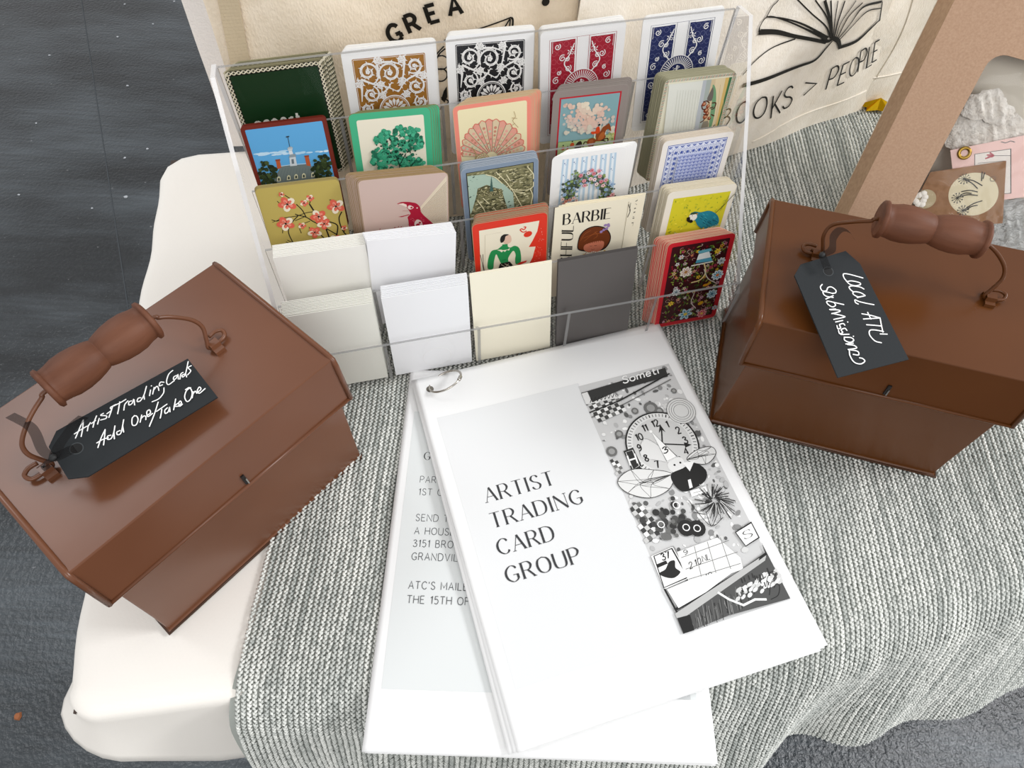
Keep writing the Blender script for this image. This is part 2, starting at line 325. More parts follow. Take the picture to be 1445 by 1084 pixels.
# ================================================================== TABLE
TA = math.radians(10.4); TC, TS = math.cos(TA), math.sin(TA); T0 = np.array([-.272, .042, 0.])
TW, TD = 1.25, .535
def tl(x, y, z): return np.array([T0[0]+TC*x-TS*y, T0[1]+TS*x+TC*y, z])
table = empty('side_table', tuple(tl(TW/2, TD/2, FZ)), TA, label='low rectangular table hidden under the white cloth and grey knit runner', cat='table')
tm = MB(); tm.box((-TW/2+.006, -TD/2+.006, -.03-FZ), (TW/2-.006, TD/2-.006, -.0045-FZ)); tm.build('table_top', M['wood_leg'], table)
for sx in (-1, 1):
    for sy in (-1, 1):
        l = MB(); l.box((sx*(TW/2-.05)-.02, sy*(TD/2-.06)-.02, 0), (sx*(TW/2-.05)+.02, sy*(TD/2-.06)+.02, -.03-FZ)); l.build('leg', M['wood_leg'], table)
# white tablecloth: outline rings over the edge
def cloth():
    out = []                                                     # outline points (x, y, nx, ny, param)
    r = .022; loops = [((r, r), 180), ((TW-r, r), 270), ((TW-r, TD-r), 0), ((.034, TD-.034), 90)]
    def arc(c, a0, rr, n=7): return [(c[0]+rr*math.cos(math.radians(a0+90*k/n)), c[1]+rr*math.sin(math.radians(a0+90*k/n)), math.cos(math.radians(a0+90*k/n)), math.sin(math.radians(a0+90*k/n))) for k in range(n+1)]
    segs = [arc((r, r), 180, r), arc((TW-r, r), 270, r), arc((TW-r, TD-r), 0, r), arc((.034, TD-.034), 90, .034, 3)]
    pts = []
    for i, sg in enumerate(segs):
        pts += sg; a = sg[-1]; b = segs[(i+1) % 4][0]; n = 40
        for k in range(1, n): t = k/n; pts.append((a[0]+(b[0]-a[0])*t, a[1]+(b[1]-a[1])*t, a[2], a[3]))
    N = len(pts); V = []; prof = [(-.018, 0), (-.009, -.0003), (-.003, -.002), (0, -.006), (.001, -.012)]
    rows = []
    for d, z in prof: rows.append([(p[0]+p[2]*d, p[1]+p[3]*d, z) for p in pts])
    def hem(p):
        x, y = p[0], p[1]
        if y < .05 and x < TW-.03:      # front
            return np.interp(x, [0, .02, .05, .09, .15, .3, TW], [-.035, -.07, -.15, -.19, -.2, -.21, -.2])
        return -.04 if x < .1 else -.2
    for k in range(1, 7):
        f = k/6; row = []
        for i, p in enumerate(pts):
            h = hem(p); z = -.012+(h+.012)*f; wv = (.006*math.sin(p[0]*42+p[1]*31)+.004*math.sin(p[0]*95+p[1]*70+1))*f*(.25 if p[0] < .02 and p[1] > .03 else 1)
            dd = .001+.012*f+wv; row.append((p[0]+p[2]*dd, p[1]+p[3]*dd, z))
        rows.append(row)
    for ring_ in rows:
        for i, p in enumerate(ring_):
            wob = .0014*math.sin(pts[i][1]*30+2)+.0009*math.sin(pts[i][1]*83) if pts[i][0] < .03 and pts[i][1] > .02 else 0
            V.append(tl(p[0]+wob, p[1], p[2]))
    F = [(r_*N+i, r_*N+(i+1) % N, (r_+1)*N+(i+1) % N, (r_+1)*N+i) for r_ in range(len(rows)-1) for i in range(N)]
    F.append(tuple(reversed(range(N))))
    m = MB(); m.add(V, [tuple(reversed(f)) for f in F])
    o = m.build('tablecloth', M['cloth'], smooth=True)
    tagp(o, 'plain white twill tablecloth draped over the table, bare at its left side', 'tablecloth')
    s = o.modifiers.new('solid', 'SOLIDIFY'); s.thickness = .0012; s.offset = -1
cloth()
# grey knitted runner
RX0, RX1 = -.168, .60
xs_out = [-.168, -.1, 0, .1, .175, .2, .235, .258, .31, .356, .463, .6]; outs = [.045, .048, .054, .058, .062, .060, .040, .042, .054, .060, .054, .05]
def edge_y(x): return T0[1]+(x-T0[0])*math.tan(TA)
def front_y(x): return float(np.interp(x, [-.17, -.08, .05, .138, .217, .372, .6], [.058, .062, .070, .083, .104, .152, .228]))
def far_y(x): return edge_y(x)+TD/TC-.004
RR = .042; TOPZ = .0032
def runner(x, s):
    """s arc length from the front hem line of the flat part (s>0 flat, s<0 over the edge)"""
    ye = front_y(x)+RR*.62; L1 = RR*PI/2*.8
    ws = .0008*math.sin(x*60+s*22)+.0006*math.sin(x*31-s*47)
    if s >= 0:
        yy = ye+s; z = TOPZ+ws*.6
        over = yy-far_y(x)
        if over > 0: return np.array([x, far_y(x)+min(over, .012), z-max(0, over-.004)*.9])
        return np.array([x, yy, z])
    s = -s; o = float(np.interp(x, xs_out, outs)); o += .004*math.sin(x*70)
    if s < L1:
        a = s/L1*(PI/2*.8); return np.array([x, ye-RR*math.sin(a), TOPZ-RR*(1-math.cos(a))+ws*.5])
    a = PI/2*.8; y1 = ye-RR*math.sin(a); z1 = TOPZ-RR*(1-math.cos(a)); t = (s-L1)/.13
    return np.array([x, y1-(o-RR*.2)*t+.004*math.sin(t*3+x*50)*t, z1-.125*t])
RDROP = RR*PI/2*.8+.118
rn = empty('knit_runner', (0, 0, 0), label='light grey knitted runner lying across the table under the card display and papers', cat='runner')
rb = MB(); NU, NV = 110, 90; SL = .545
def rsurf(i, j):
    x = RX0+(RX1-RX0)*i; s = -RDROP+(SL+RDROP)*j; p = runner(x, s).copy(); p[0] += .004*math.sin(s*30) if i == 0 else 0; p[2] -= .0012; return p
rb.grid(rsurf, NU, NV); bo = rb.build('knit_backing', M['knit_base'], rn, smooth=True)
def stitches():
    dx, ds = .0037, .0030; xs = np.arange(RX0+.002, RX1, dx); ss = np.arange(-RDROP, SL, ds)
    nx, ns = len(xs), len(ss); P = np.zeros((nx, ns, 3))
    gx = np.linspace(RX0, RX1, 150); gs = np.linspace(-RDROP, SL, 260)
    G = np.array([[runner(x, s) for s in gs] for x in gx])
    def ev(x, s):
        fx = np.clip((x-RX0)/(RX1-RX0)*149, 0, 148.999); fs = np.clip((s+RDROP)/(SL+RDROP)*259, 0, 258.999)
        i = fx.astype(int); j = fs.astype(int); u = (fx-i)[..., None]; v = (fs-j)[..., None]
        return G[i, j]*(1-u)*(1-v)+G[i+1, j]*u*(1-v)+G[i, j+1]*(1-u)*v+G[i+1, j+1]*u*v
    X, Sg = np.meshgrid(xs, ss, indexing='ij')
    X = X+.0007*np.sin(Sg*55+X*20)+RNG.normal(0, .00015, X.shape); Sg = Sg+RNG.normal(0, .0002, X.shape)
    e = 1e-3
    tx = ev(X+e, Sg)-ev(X-e, Sg); ts = ev(X, Sg+e)-ev(X, Sg-e)
    tx /= np.linalg.norm(tx, axis=-1, keepdims=True)+1e-9; ts /= np.linalg.norm(ts, axis=-1, keepdims=True)+1e-9
    nn = np.cross(tx, ts); nn /= np.linalg.norm(nn, axis=-1, keepdims=True)+1e-9
    C = ev(X, Sg)
    # melange: streaky per-column shade
    nz = np.cumsum(RNG.normal(0, 1, (nx, ns)), 1); k = 25
    ker = np.ones(k)/k; st = RNG.normal(0, 1, (nx, ns)); st = np.apply_along_axis(lambda a: np.convolve(a, ker, 'same'), 1, st)*math.sqrt(k)
    VV = []; FF = []; CC = []; base = 0
    oct_f = np.array([(0, 1, 2), (0, 2, 3), (0, 3, 4), (0, 4, 1), (5, 2, 1), (5, 3, 2), (5, 4, 3), (5, 1, 4)])
    for leg in (0, 1):
        sg = -1 if leg == 0 else 1; off = (sg*.0009)
        ang = sg*.62+RNG.normal(0, .1, X.shape)
        if leg == 1: Cn = C+ts*.0016
        else: Cn = C
        ax = tx*np.sin(ang)[..., None]+ts*np.cos(ang)[..., None]; bx = np.cross(nn, ax)
        c = Cn+tx*off*.55+nn*(.0006+RNG.uniform(0, .0005, X.shape)[..., None])
        a, b, h = .0023, .00118, .0009
        v = np.stack([c-ax*a-nn*.0004, c+bx*b, c+nn*h, c-bx*b, c-nn*h, c+ax*a-nn*.0004], 2)   # nx,ns,6,3
        v = v.reshape(-1, 3); n = nx*ns
        f = (oct_f[None]+(np.arange(n)*6)[:, None, None]).reshape(-1, 3)+base; base += n*6
        sh = np.clip(.5+.22*st+RNG.normal(0, .16, st.shape), 0, 1).reshape(-1)
        lo, hi = np.array(lin('#adb1ac')), np.array(lin('#eaebe5')); col = lo+(hi-lo)*sh[:, None]
        VV.append(v); FF.append(f); CC.append(np.repeat(col, 6, 0))
    V = np.concatenate(VV); F = np.concatenate(FF); Cc = np.concatenate(CC)
    me = bpy.data.meshes.new('knit_stitches'); me.vertices.add(len(V)); me.vertices.foreach_set('co', V.ravel())
    me.loops.add(F.size); me.loops.foreach_set('vertex_index', F.ravel().astype(np.int32))
    me.polygons.add(len(F)); me.polygons.foreach_set('loop_start', np.arange(0, F.size, 3, dtype=np.int32)); me.polygons.foreach_set('loop_total', np.full(len(F), 3, np.int32))
    me.update(calc_edges=True); me.polygons.foreach_set('use_smooth', np.ones(len(F), bool))
    ca = me.color_attributes.new('Col', 'FLOAT_COLOR', 'POINT'); ca.data.foreach_set('color', np.concatenate([Cc, np.ones((len(Cc), 1))], 1).ravel())
    me.materials.append(M['yarn']); o = bpy.data.objects.new('knit_stitches', me); COL.objects.link(o); o.parent = rn; o['kind'] = 'stuff'
stitches()
# ================================================================== CANVAS TOTES behind the display
def bag(name, p0, ang, u0, u1, H, depth, m, lab, slant=0., bulge=.004, dvec=None, lean=0.):
    U = np.array([math.cos(ang), math.sin(ang), 0]); Nn = np.array([math.sin(ang), -math.cos(ang), 0])   # Nn faces the viewer
    Vv = np.array([0, 0, 1.])-Nn*lean; P0 = np.array([*p0, 0.])
    D = np.array([*(dvec or (-Nn[0], -Nn[1])), 0]); D = D/np.linalg.norm(D)
    def surf(u, v, h):
        b = bulge*(math.sin((u-u0)/(u1-u0)*PI))*.9+.0016*math.sin(u*55+v*38)+.0012*math.sin(v*70-u*21)
        return P0+U*u+Vv*v+Nn*(b+h)
    root = empty(name, tuple(P0+U*(u0+u1)/2), 0, label=lab, cat='tote bag'); off = -np.array(root.location)
    f = MB(); nu, nv = 60, 50
    def uu(i, j): return u0+(u1-slant*H*j-u0)*i
    f.grid(lambda i, j: surf(uu(i, j), H*j+.004, 0)+off, nu, nv)
    f.grid(lambda i, j: surf(u0, H*j+.004, 0)+D*depth*(1-i)+off, 6, 30)
    f.grid(lambda i, j: surf(uu(1, j), H*j+.004, 0)+D*depth*i+off, 6, 30)
    f.grid(lambda i, j: surf(uu(i, 0), .004, 0)+D*depth*(1-j)-np.array([0, 0, 0])+off, 30, 4)
    f.grid(lambda i, j: P0+U*uu(1-i, j)+Vv*(H*j+.004)+D*depth+off, 8, 8)
    f.build('body', m, root, smooth=True)
    return root, surf, P0, U, Vv, off
b1, s1, P1, U1, V1, o1 = bag('tote_bag', (-.15, .475), .24, -.072, .200, .34, .018, M['canvas'], 'natural canvas tote behind the display with black arched GREA lettering')
b2, s2, P2, U2, V2, o2 = bag('tote_bag', (.238, .62), .5, -.232, .165, .34, .012, M['canvas_b'], 'canvas tote with open book drawing and BOOKS > PEOPLE lettering', slant=.37, dvec=(.05, 1))
b3, s3, P3, U3, V3, o3 = bag('tote_bag', (.382, .703), .49, -.09, .25, .36, .012, M['canvas_b'], 'plain pale canvas tote between the book tote and the kraft window box')
b0, s0, P0_, U0, V0, o0 = bag('tote_bag', (-.3, .58), .2, .0, .2, .36, .012, M['felt'], 'plain white tote standing furthest back, showing at the far left edge', bulge=.002, lean=.06)
BK = '#15130f'
a = Art(lambda u, v, h: s1(u, v, h)+o1, lambda p: hit(p, P1, U1, V1), base=.0012, step=2e-5); a.z = (460, 0, 3.284)
for ch, c, rot in (('G', (315, 143), 33), ('R', (397, 96), 30), ('E', (488, 47), 26), ('A', (590, 8), 20)):
    q = np.array(a.q(*c)); H = .0135; th = math.radians(rot*.75-6); ex = np.array([math.cos(th), math.sin(th)])*H; ey = np.array([-math.sin(th), math.cos(th)])*H
    w = glyph(ch)[0]; a.text(ch, q-ex*w/2-ey/2, ex, ey, BK, .23)
LW = .0011
for pts, w in [([(495, 262), (520, 232), (545, 205)], LW), ([(545, 180), (600, 162), (660, 165)], 1.6*LW), ([(664, 168), (672, 138), (692, 122), (855, 68)], LW), ([(855, 68), (862, 85), (855, 142)], 1.4*LW), ([(848, 74), (795, 155)], LW), ([(850, 74), (842, 150)], LW)]:
    a.line(a.qs(pts), w, BK, sm=len(pts) > 2)
a.circ(a.q(898, 140), .0035, BK, ry=.002, rot=.5); a.circ(a.q(1018, 8), .003, BK); a.line(a.qs([(1018, 8), (1040, -20), (1040, -60)]), .0012, BK)
a.z = (480, 50, 5.42)
a.line(a.qs([(735, 160), (760, 120), (800, 85)]), LW, BK, sm=True); a.ring(a.q(770, 190), .0055, LW, BK); a.ring(a.q(765, 280), .005, LW, BK)
a.poly(a.qs([(765, 455), (785, 395), (810, 360), (812, 440), (790, 480)]), BK); a.line(a.qs([(765, 440), (820, 470), (800, 500)]), LW, BK, sm=True)
a.line(a.qs([(740, 240), (790, 235)]), LW, BK)
a.build('printed_lettering', b1)
st = MB()                                                  # webbing handle hanging at the left
def strap(pa, pb, w, h0=.003):
    qa, qb = hit(pa, P1, U1, V1), hit(pb, P1, U1, V1); d = np.array(qb)-qa; n = np.array([-d[1], d[0]])/np.linalg.norm(d)*w/2
    st.grid(lambda i, j: s1(qa[0]+d[0]*j+n[0]*(1-2*i), qa[1]+d[1]*j+n[1]*(1-2*i), h0)+o1, 2, 20)
strap((316, -30), (352, 150), .0135); so = st.build('handle', M['webbing'], b1); so.modifiers.new('s', 'SOLIDIFY').thickness = .0015
a = Art(lambda u, v, h: s2(u, v, h)+o2, lambda p: hit(p, P2, U2, V2), base=.0012, step=2e-5); a.z = (980, 0, 3.097)
for pts, ws in [
    ([(190, 355), (330, 320), (460, 280), (520, 255), (560, 200), (585, 165)], [5.5, 5, 4, 3.5, 2.4, 2]),
    ([(190, 310), (240, 255), (320, 200), (430, 160)], [1, 1.2, 1.3, 1.8]),
    ([(272, 130), (350, 133), (420, 148), (500, 160), (560, 172)], [6, 5, 4, 4, 4]),
    ([(272, 130), (275, 105), (310, 65), (380, 80), (470, 115), (560, 155)], [2, 1.4, 1.4, 1.4, 1.8, 4]),
    ([(305, 65), (330, 20), (350, 0), (370, -30)], [1.4]*4), ([(305, 65), (380, 75), (470, 100), (565, 150)], [1.2, 1.6, 2, 3]),
    ([(440, -10), (500, 50), (555, 100), (575, 150)], [1.4, 1.4, 1.6, 2]), ([(555, -10), (570, 60), (580, 150)], [3.2, 3.2, 2.6]), ([(515, -10), (560, 60), (578, 140)], [1.4]*3),
    ([(580, -10), (583, 150)], [1.8, 2]), ([(610, -10), (592, 80), (586, 150)], [1.2]*3), ([(640, -10), (605, 80), (590, 150)], [1.8]*3), ([(690, -10), (620, 80), (595, 160)], [1.2]*3),
    ([(720, 0), (650, 60), (600, 160)], [1.6]*3), ([(810, 0), (720, 20), (660, 90), (600, 165)], [3, 2.4, 1.4, 2]), ([(810, 30), (740, 40), (670, 100), (610, 165)], [1.2, 1.6, 1.4, 2]),
    ([(812, 0), (806, 90)], [1.4, 1.8]), ([(620, 195), (700, 170), (760, 125), (806, 85)], [5, 4.5, 3.4, 2.4]), ([(585, 150), (610, 165), (622, 200)], [5, 5, 4]), ([(530, 130), (560, 165), (590, 150)], [3, 4, 5])]:
    P = smooth_pts(a.qs(pts), 5) if len(pts) > 2 else a.qs(pts); W_ = np.interp(np.linspace(0, 1, len(P)), np.linspace(0, 1, len(ws)), ws)*.00085; a.ribbon(P, list(W_), BK)
for ch, bl, br, tlft in (('B', (95, 560), (150, 530), (110, 480)), ('O', (168, 535), (222, 510), (178, 440)), ('O', (238, 512), (305, 480), (250, 425)), ('K', (315, 500), (365, 475), (332, 408)), ('S', (368, 468), (420, 442), (385, 385)), ('>', (465, 420), (525, 390), (480, 345)),
                        ('P', (560, 380), (600, 358), (588, 290)), ('E', (607, 360), (642, 342), (636, 272)), ('O', (655, 325), (700, 305), (672, 250)), ('P', (697, 302), (735, 285), (718, 215)), ('L', (738, 287), (768, 272), (758, 200)), ('E', (765, 265), (792, 252), (785, 182))):
    A0, B0, C0 = (np.array(a.q(*p)) for p in (bl, br, tlft)); w = max(glyph(ch)[0], .3); a.text(ch, A0, (B0-A0)/w*.85, C0-A0, BK, .07)
a.build('printed_lettering', b2)
for b, s_, P_, U_, V_, o_, seams in ((b2, s2, P2, U2, V2, o2, [[(1057, 196), (1086, 180), (1110, 168), (1222, 128)]]), (b3, s3, P3, U3, V3, o3, [[(1222, 109), (1300, 92)], [(1232, 109), (1262, 60), (1290, -10)]])):
    sm_ = MB()
    for pts in seams:
        q = [hit(p, P_, U_, V_) for p in pts]; q = smooth_pts(q, 8) if len(q) > 2 else [np.array(q[0])*(1-t)+np.array(q[1])*t for t in np.linspace(0, 1, 12)]
        sm_.tube([s_(p[0], p[1], .0003)+o_ for p in q], .0009, 6)
    sm_.build('seam', M['canvas_b'], b, smooth=True)
# gold foil object peeping out under the totes
gm = MB(); gp = at((1236, 152), .008); pts = []
for k in range(10):
    r = .022 if k % 2 == 0 else .011; t = 2*PI*k/10+.3; pts.append((r*math.cos(t), r*.45*math.sin(t), r*.0))
vs = [(0, 0, .012)]+pts+[(0, 0, -.004)]
gm.add(vs, [(0, 1+k, 1+(k+1) % 10) for k in range(10)]+[(11, 1+(k+1) % 10, 1+k) for k in range(10)])
g = gm.build('foil_star', M['gold'], world=Matrix.Translation(Vector((gp[0], gp[1], .0085)))); tagp(g, 'shiny gold foil star peeping out between the runner and the totes', 'ornament')
# ================================================================== KRAFT WINDOW BOX
KA, KB, KX, KY = -.4295, math.radians(35), .3092, .5
def kp(u, v, w): return np.array((KX+math.cos(KA)*u-math.sin(KA)*(v*math.sin(KB)+w*math.cos(KB)), KY+math.sin(KA)*u+math.cos(KA)*(v*math.sin(KB)+w*math.cos(KB)), v*math.cos(KB)-w*math.sin(KB)+.022))
KO = np.array([KX, KY, 0])
def kuv(px, w): return hit(px, kp(0, 0, w), kp(1, 0, w)-kp(0, 0, w), kp(0, 1, w)-kp(0, 0, w))
kb = empty('window_box', tuple(KO), 0, label='brown kraft gift box with clear window leaning at the right edge', cat='box')
kl = lambda u, v, w: kp(u, v, w)-KO
BW, BH, BD = .21, .29, .032
e0 = kuv((1195, 300), 0); e1 = kuv((1345, 10), 0); L0 = (e0[0]+e1[0])/2; V0_ = -.005
w0 = kuv((1285, 300), 0); w1 = kuv((1385, 95), 0); wt = kuv((1410, 75), 0)[1]
print('kraft', L0, w0, w1, wt)
fm = MB(); wl = (w0[0]+w1[0])/2; wr = .175; wb = w0[1]-.017; win = [(p[0]+(wl+wr)/2, p[1]) for p in rrect(wr-wl, wt-wb, .012, 6, wb)]
cx, cy = (wl+wr)/2, (wb+wt)/2
outer = []
for p in win:
    d = (p[0]-cx, p[1]-cy); t = min(abs(((L0+BW if d[0] > 0 else L0)-cx)/d[0]) if abs(d[0]) > 1e-6 else 9, abs(((BH+V0_ if d[1] > 0 else V0_)-cy)/d[1]) if abs(d[1]) > 1e-6 else 9); outer.append((cx+d[0]*t, cy+d[1]*t))
# snap the outer loop's corners
for c in ((L0, V0_), (L0+BW, V0_), (L0+BW, V0_+BH), (L0, V0_+BH)):
    i = min(range(len(outer)), key=lambda k: (outer[k][0]-c[0])**2+(outer[k][1]-c[1])**2); outer[i] = c
n = len(win)
for w_, fl_ in ((0, 0), (.0012, 1)):
    fm.add([kl(*p, w_) for p in win]+[kl(*p, w_) for p in outer], [(i, (i+1) % n, n+(i+1) % n, n+i) if not fl_ else (i, n+i, n+(i+1) % n, (i+1) % n) for i in range(n)])
fm.add([kl(*p, 0) for p in win]+[kl(*p, .0012) for p in win], [(i, (i+1) % n, n+(i+1) % n, n+i) for i in range(n)])
fm.build('front_panel', M['kraft'], kb)
sd = MB(); ex = .010
back = [(L0-ex, V0_), (L0+BW+ex, V0_), (L0+BW+ex, V0_+BH), (L0-ex, V0_+BH)]; front = [(L0, V0_), (L0+BW, V0_), (L0+BW, V0_+BH), (L0, V0_+BH)]
for i in range(4):
    j = (i+1) % 4; A_, B_, C_, D_ = kl(*front[i], .0004), kl(*front[j], .0004), kl(*back[j], BD), kl(*back[i], BD)
    q = MB(); ctr = kl(L0+BW/2, V0_+BH/2, BD/2); ins = [p+(ctr-p)/np.linalg.norm(ctr-p)*.001 for p in (A_, B_, C_, D_)]
    q.add([A_, B_, C_, D_]+ins, [(0, 1, 2, 3), (7, 6, 5, 4), (0, 4, 5, 1), (1, 5, 6, 2), (2, 6, 7, 3), (3, 7, 4, 0)]); q.build('side_panel', M['kraft_side'], kb)
q = MB(); q.add([kl(*p, BD) for p in back]+[kl(*p, BD-.001) for p in back], [(3, 2, 1, 0), (4, 5, 6, 7)]); q.build('back_panel', mat('cream_lining', '#eee6d6', .9), kb)
q = MB(); q.grid(lambda i, j: kl(wl-.006+(wr-wl+.012)*i, wb-.006+(wt-wb+.012)*j, .0022+.0008*math.sin(i*9+j*4)), 24, 24); q.build('window_film', M['film'], kb, smooth=True)
# contents
def slab(name, pix, w, th, m, lab, cat, par=None):
    P = [kuv(p, w) for p in pix]; q = MB(); n = len(P)
    q.add([kp(*p, w)-KO for p in P]+[kp(*p, w+th)-KO for p in P], [tuple(range(n)), tuple(reversed(range(n, 2*n)))]+[(i, n+i, n+(i+1) % n, (i+1) % n) for i in range(n)])
    o = q.build(name, m); o.location = KO; return tagp(o, lab, cat)
pk = slab('pink_tag', [(1341, 212), (1500, 180), (1520, 268), (1350, 291)], .007, .0008, mat('pink_card', '#f0ccc4', .7, spec=.2), 'pale pink card tag with brass eyelet inside the kraft box', 'tag')
kt = slab('kraft_tag', [(1313, 243), (1420, 227), (1415, 315), (1270, 328)], .005, .0008, M['kraft_dk'], 'dark kraft tag with cream seed head circle inside the kraft box', 'tag')
a = Art(lambda u, v, h: kp(u, v, .005-h)-KO, lambda p: kuv(p, .005)); a.Z(1280, 120, 4.715)
C0 = a.q(440, 727); RX = abs(a.q(625, 727)[0]-a.q(258, 727)[0])/2; RY = abs(a.q(440, 568)[1]-a.q(440, 888)[1])/2
a.circ(C0, RX*.98, '#ded2b2', 40, ry=RY*.98, rot=-.2)
dk = '#3a3630'
for c in ((380, 625), (335, 752), (372, 835)):
    for k in range(11):
        t = 2*PI*k/11; q = a.q(*c); e = (q[0]+.0042*math.cos(t), q[1]+.0042*math.sin(t)); a.line([q, e], .0004, dk); a.circ(e, .0006, dk, 6)
for c, e in (((385, 625), (500, 670)), ((385, 632), (470, 690)), ((360, 710), (470, 712)), ((340, 745), (470, 735)), ((350, 735), (430, 722)), ((380, 830), (500, 770)), ((385, 838), (470, 800)), ((500, 575), (495, 640)), ((520, 580), (505, 625))):
    m_ = ((c[0]+e[0])/2, (c[1]+e[1])/2-10); a.line(a.qs([c, m_, e]), .0009, dk, sm=True)
a.ring(a.q(570, 625), .002, .0004, dk)
a.build('printed_circle', kt)
a = Art(lambda u, v, h: kp(u, v, .007-h)-KO, lambda p: kuv(p, .007)); a.Z(1280, 120, 4.715)
def frame_(pts, w, col): a.line(a.qs(pts), w, col, closed=True)
a.poly(a.qs([(450, 460), (690, 425), (690, 720), (450, 740)]), '#e9e2da'); frame_([(450, 460), (690, 425), (690, 720), (450, 740)], .0006, '#4a4440')
for e in ((520, 490), (530, 465), (550, 450), (560, 480), (535, 480)): a.line(a.qs([(578, 470), e]), .0012, '#b0555e')
a.line(a.qs([(578, 470), (690, 470)]), .0004, '#4a4440'); a.line(a.qs([(470, 520), (650, 505)]), .0003, '#4a4440'); a.line(a.qs([(625, 378), (655, 385), (690, 372), (718, 380)]), .0008, '#8a7f7b')
a.build('printed_frame', pk)
ey = MB(); q0 = kuv((1361, 216), .0066); A_ = kp(*q0, .0066); nrm = (kp(0, 0, 0)-kp(0, 0, 1)); fwd = Vector(nrm).to_track_quat('Z', 'Y').to_matrix().to_4x4()
ey.lathe([(0, .0028), (.0012, .0042), (.0006, .0056), (-.0006, .0058)], 20, Matrix.Translation(Vector(A_-KO))@fwd@Matrix.Rotation(-PI/2, 4, 'Y')); ey.build('eyelet', M['brass'], pk, smooth=True)
rt = MB(); q0 = kuv((1306, 281), .0042)
rt.add([kp(q0[0]+.0085*math.cos(2*PI*k/24), q0[1]+.0085*math.sin(2*PI*k/24), .0042)-KO for k in range(24)]+[kp(q0[0]+.0085*math.cos(2*PI*k/24), q0[1]+.0085*math.sin(2*PI*k/24), .0048)-KO for k in range(24)], [tuple(range(24)), tuple(reversed(range(24, 48)))]+[(k, 24+k, 24+(k+1) % 24, (k+1) % 24) for k in range(24)])
ro = rt.build('round_tag', mat('tan_card', '#b8a785', .7)); ro.location = KO; tagp(ro, 'small round tan tag with white crochet flower inside the kraft box', 'tag')
fm = MB()
for k in range(9):
    t = 2*PI*k/9; r = .0035+.001*(k % 3)
    q = kuv((1298, 281), .0032); ctr = np.array([q[0]+r*math.cos(t), q[1]+r*math.sin(t)]); fm.add([kp(ctr[0]+.0028*math.cos(s), ctr[1]+.0028*math.sin(s), .0036)-KO for s in np.linspace(0, 2*PI, 8)[:-1]]+[kp(*ctr, .0024)-KO], [((i+1) % 7, i, 7) for i in range(7)])
fm.build('flower', mat('crochet_white', '#ece6dc', .9), ro, smooth=True)
# torn lace paper, lumps of handmade paper
def lump(name, c, ru, rv, w, hgt, seed, lab, mt):
    rr = np.random.RandomState(seed); ph = rr.uniform(0, 6, 8); nr, na = 14, 64; vs = []; q0 = kuv(c, w)
    for i in range(nr+1):
        for k in range(na):
            t = 2*PI*k/na; R_ = (1+.12*math.sin(3*t+ph[0])+.08*math.sin(5*t+ph[1])+.05*math.sin(11*t+ph[2])+.03*math.sin(23*t+ph[3]))*i/nr
            u = q0[0]+ru*R_*math.cos(t); v = q0[1]+rv*R_*math.sin(t); hh = hgt*(1-(i/nr)**3)*(.6+.25*math.sin(u*300+ph[4])*math.sin(v*260+ph[5])+.25*math.sin(u*700+v*500+ph[6]))
            vs.append(kp(u, v, w-hh)-KO)
    m_ = MB(); m_.add(vs, [(i*na+k, i*na+(k+1) % na, (i+1)*na+(k+1) % na, (i+1)*na+k) for i in range(nr) for k in range(na)]); o = m_.build(name, mt, smooth=True); o.location = KO
    return tagp(o, lab, 'craft paper')
lump('handmade_paper', (1400, 190), .046, .021, .013, .004, 1, 'wide sheet of textured torn handmade paper inside the kraft box window', M['lace'])
lump('handmade_paper', (1395, 152), .020, .013, .009, .005, 2, 'small crumpled cream handmade paper lump on top of the wider torn sheet', M['lace'])
tis = mat('clear_crumpled_bag', '#b9b9b6', .35, spec=.8, bump=('noise', 60, (1, 3, 1), 1, .01))
lump('plastic_bag', (1440, 325), .05, .022, .012, .005, 3, 'crumpled clear plastic bag at the bottom of the kraft box window', tis)['category'] = 'bag'
# ================================================================== ACRYLIC CARD DISPLAY
DX, DY, DA, DB, YL, DP, DDY, DDZ, HL, XR = .00528, .33718, .27912, .18323, -.00431, .07287, .02947, .02835, .05861, .18094
XL = -.178; ZT = TOPZ+.0006
def dl(x, y, z): return np.array([DX+math.cos(DA)*x-math.sin(DA)*y, DY+math.sin(DA)*x+math.cos(DA)*y, z])
DM = Matrix.Translation((DX, DY, 0))@Matrix.Rotation(DA, 4, 'Z')
disp = bpy.data.objects.new('card_display', None); COL.objects.link(disp); disp.matrix_world = DM; disp.empty_display_size = .05
tagp(disp, 'clear acrylic five-tier card display with five pockets per tier', 'display stand')
def plate(name, x0, x1, pts_yz, edge=True):
    """prism along x with a y-z outline; the cut edges take the edge material"""
    m = MB(); n = len(pts_yz)
    m.add([(x0, *p) for p in pts_yz]+[(x1, *p) for p in pts_yz], [tuple(reversed(range(n)))], None, 0)
    m.add([(x0, *p) for p in pts_yz]+[(x1, *p) for p in pts_yz], [(i, (i+1) % n, n+(i+1) % n, n+i) for i in range(n)], None, 1)
    return m.build(name, [M['acrylic'], M['acrylic_edge_light']], disp)
def pane(name, x0, x1, y0, y1, z0, z1, lean=0):
    """thin cross-wise pane: large faces clear, top edge and ends edge-coloured"""
    m = MB(); d = lean*(z1-z0)
    V = [(x0, y0, z0), (x1, y0, z0), (x1, y1, z0), (x0, y1, z0), (x0, y0+d, z1), (x1, y0+d, z1), (x1, y1+d, z1), (x0, y1+d, z1)]
    m.add(V, [(0, 1, 5, 4)], None, 0); m.add(V, [(4, 5, 6, 7), (1, 2, 6, 5), (3, 0, 4, 7)], None, 1)
    return m.build(name, [M['acrylic'], M['acrylic_edge']], disp)
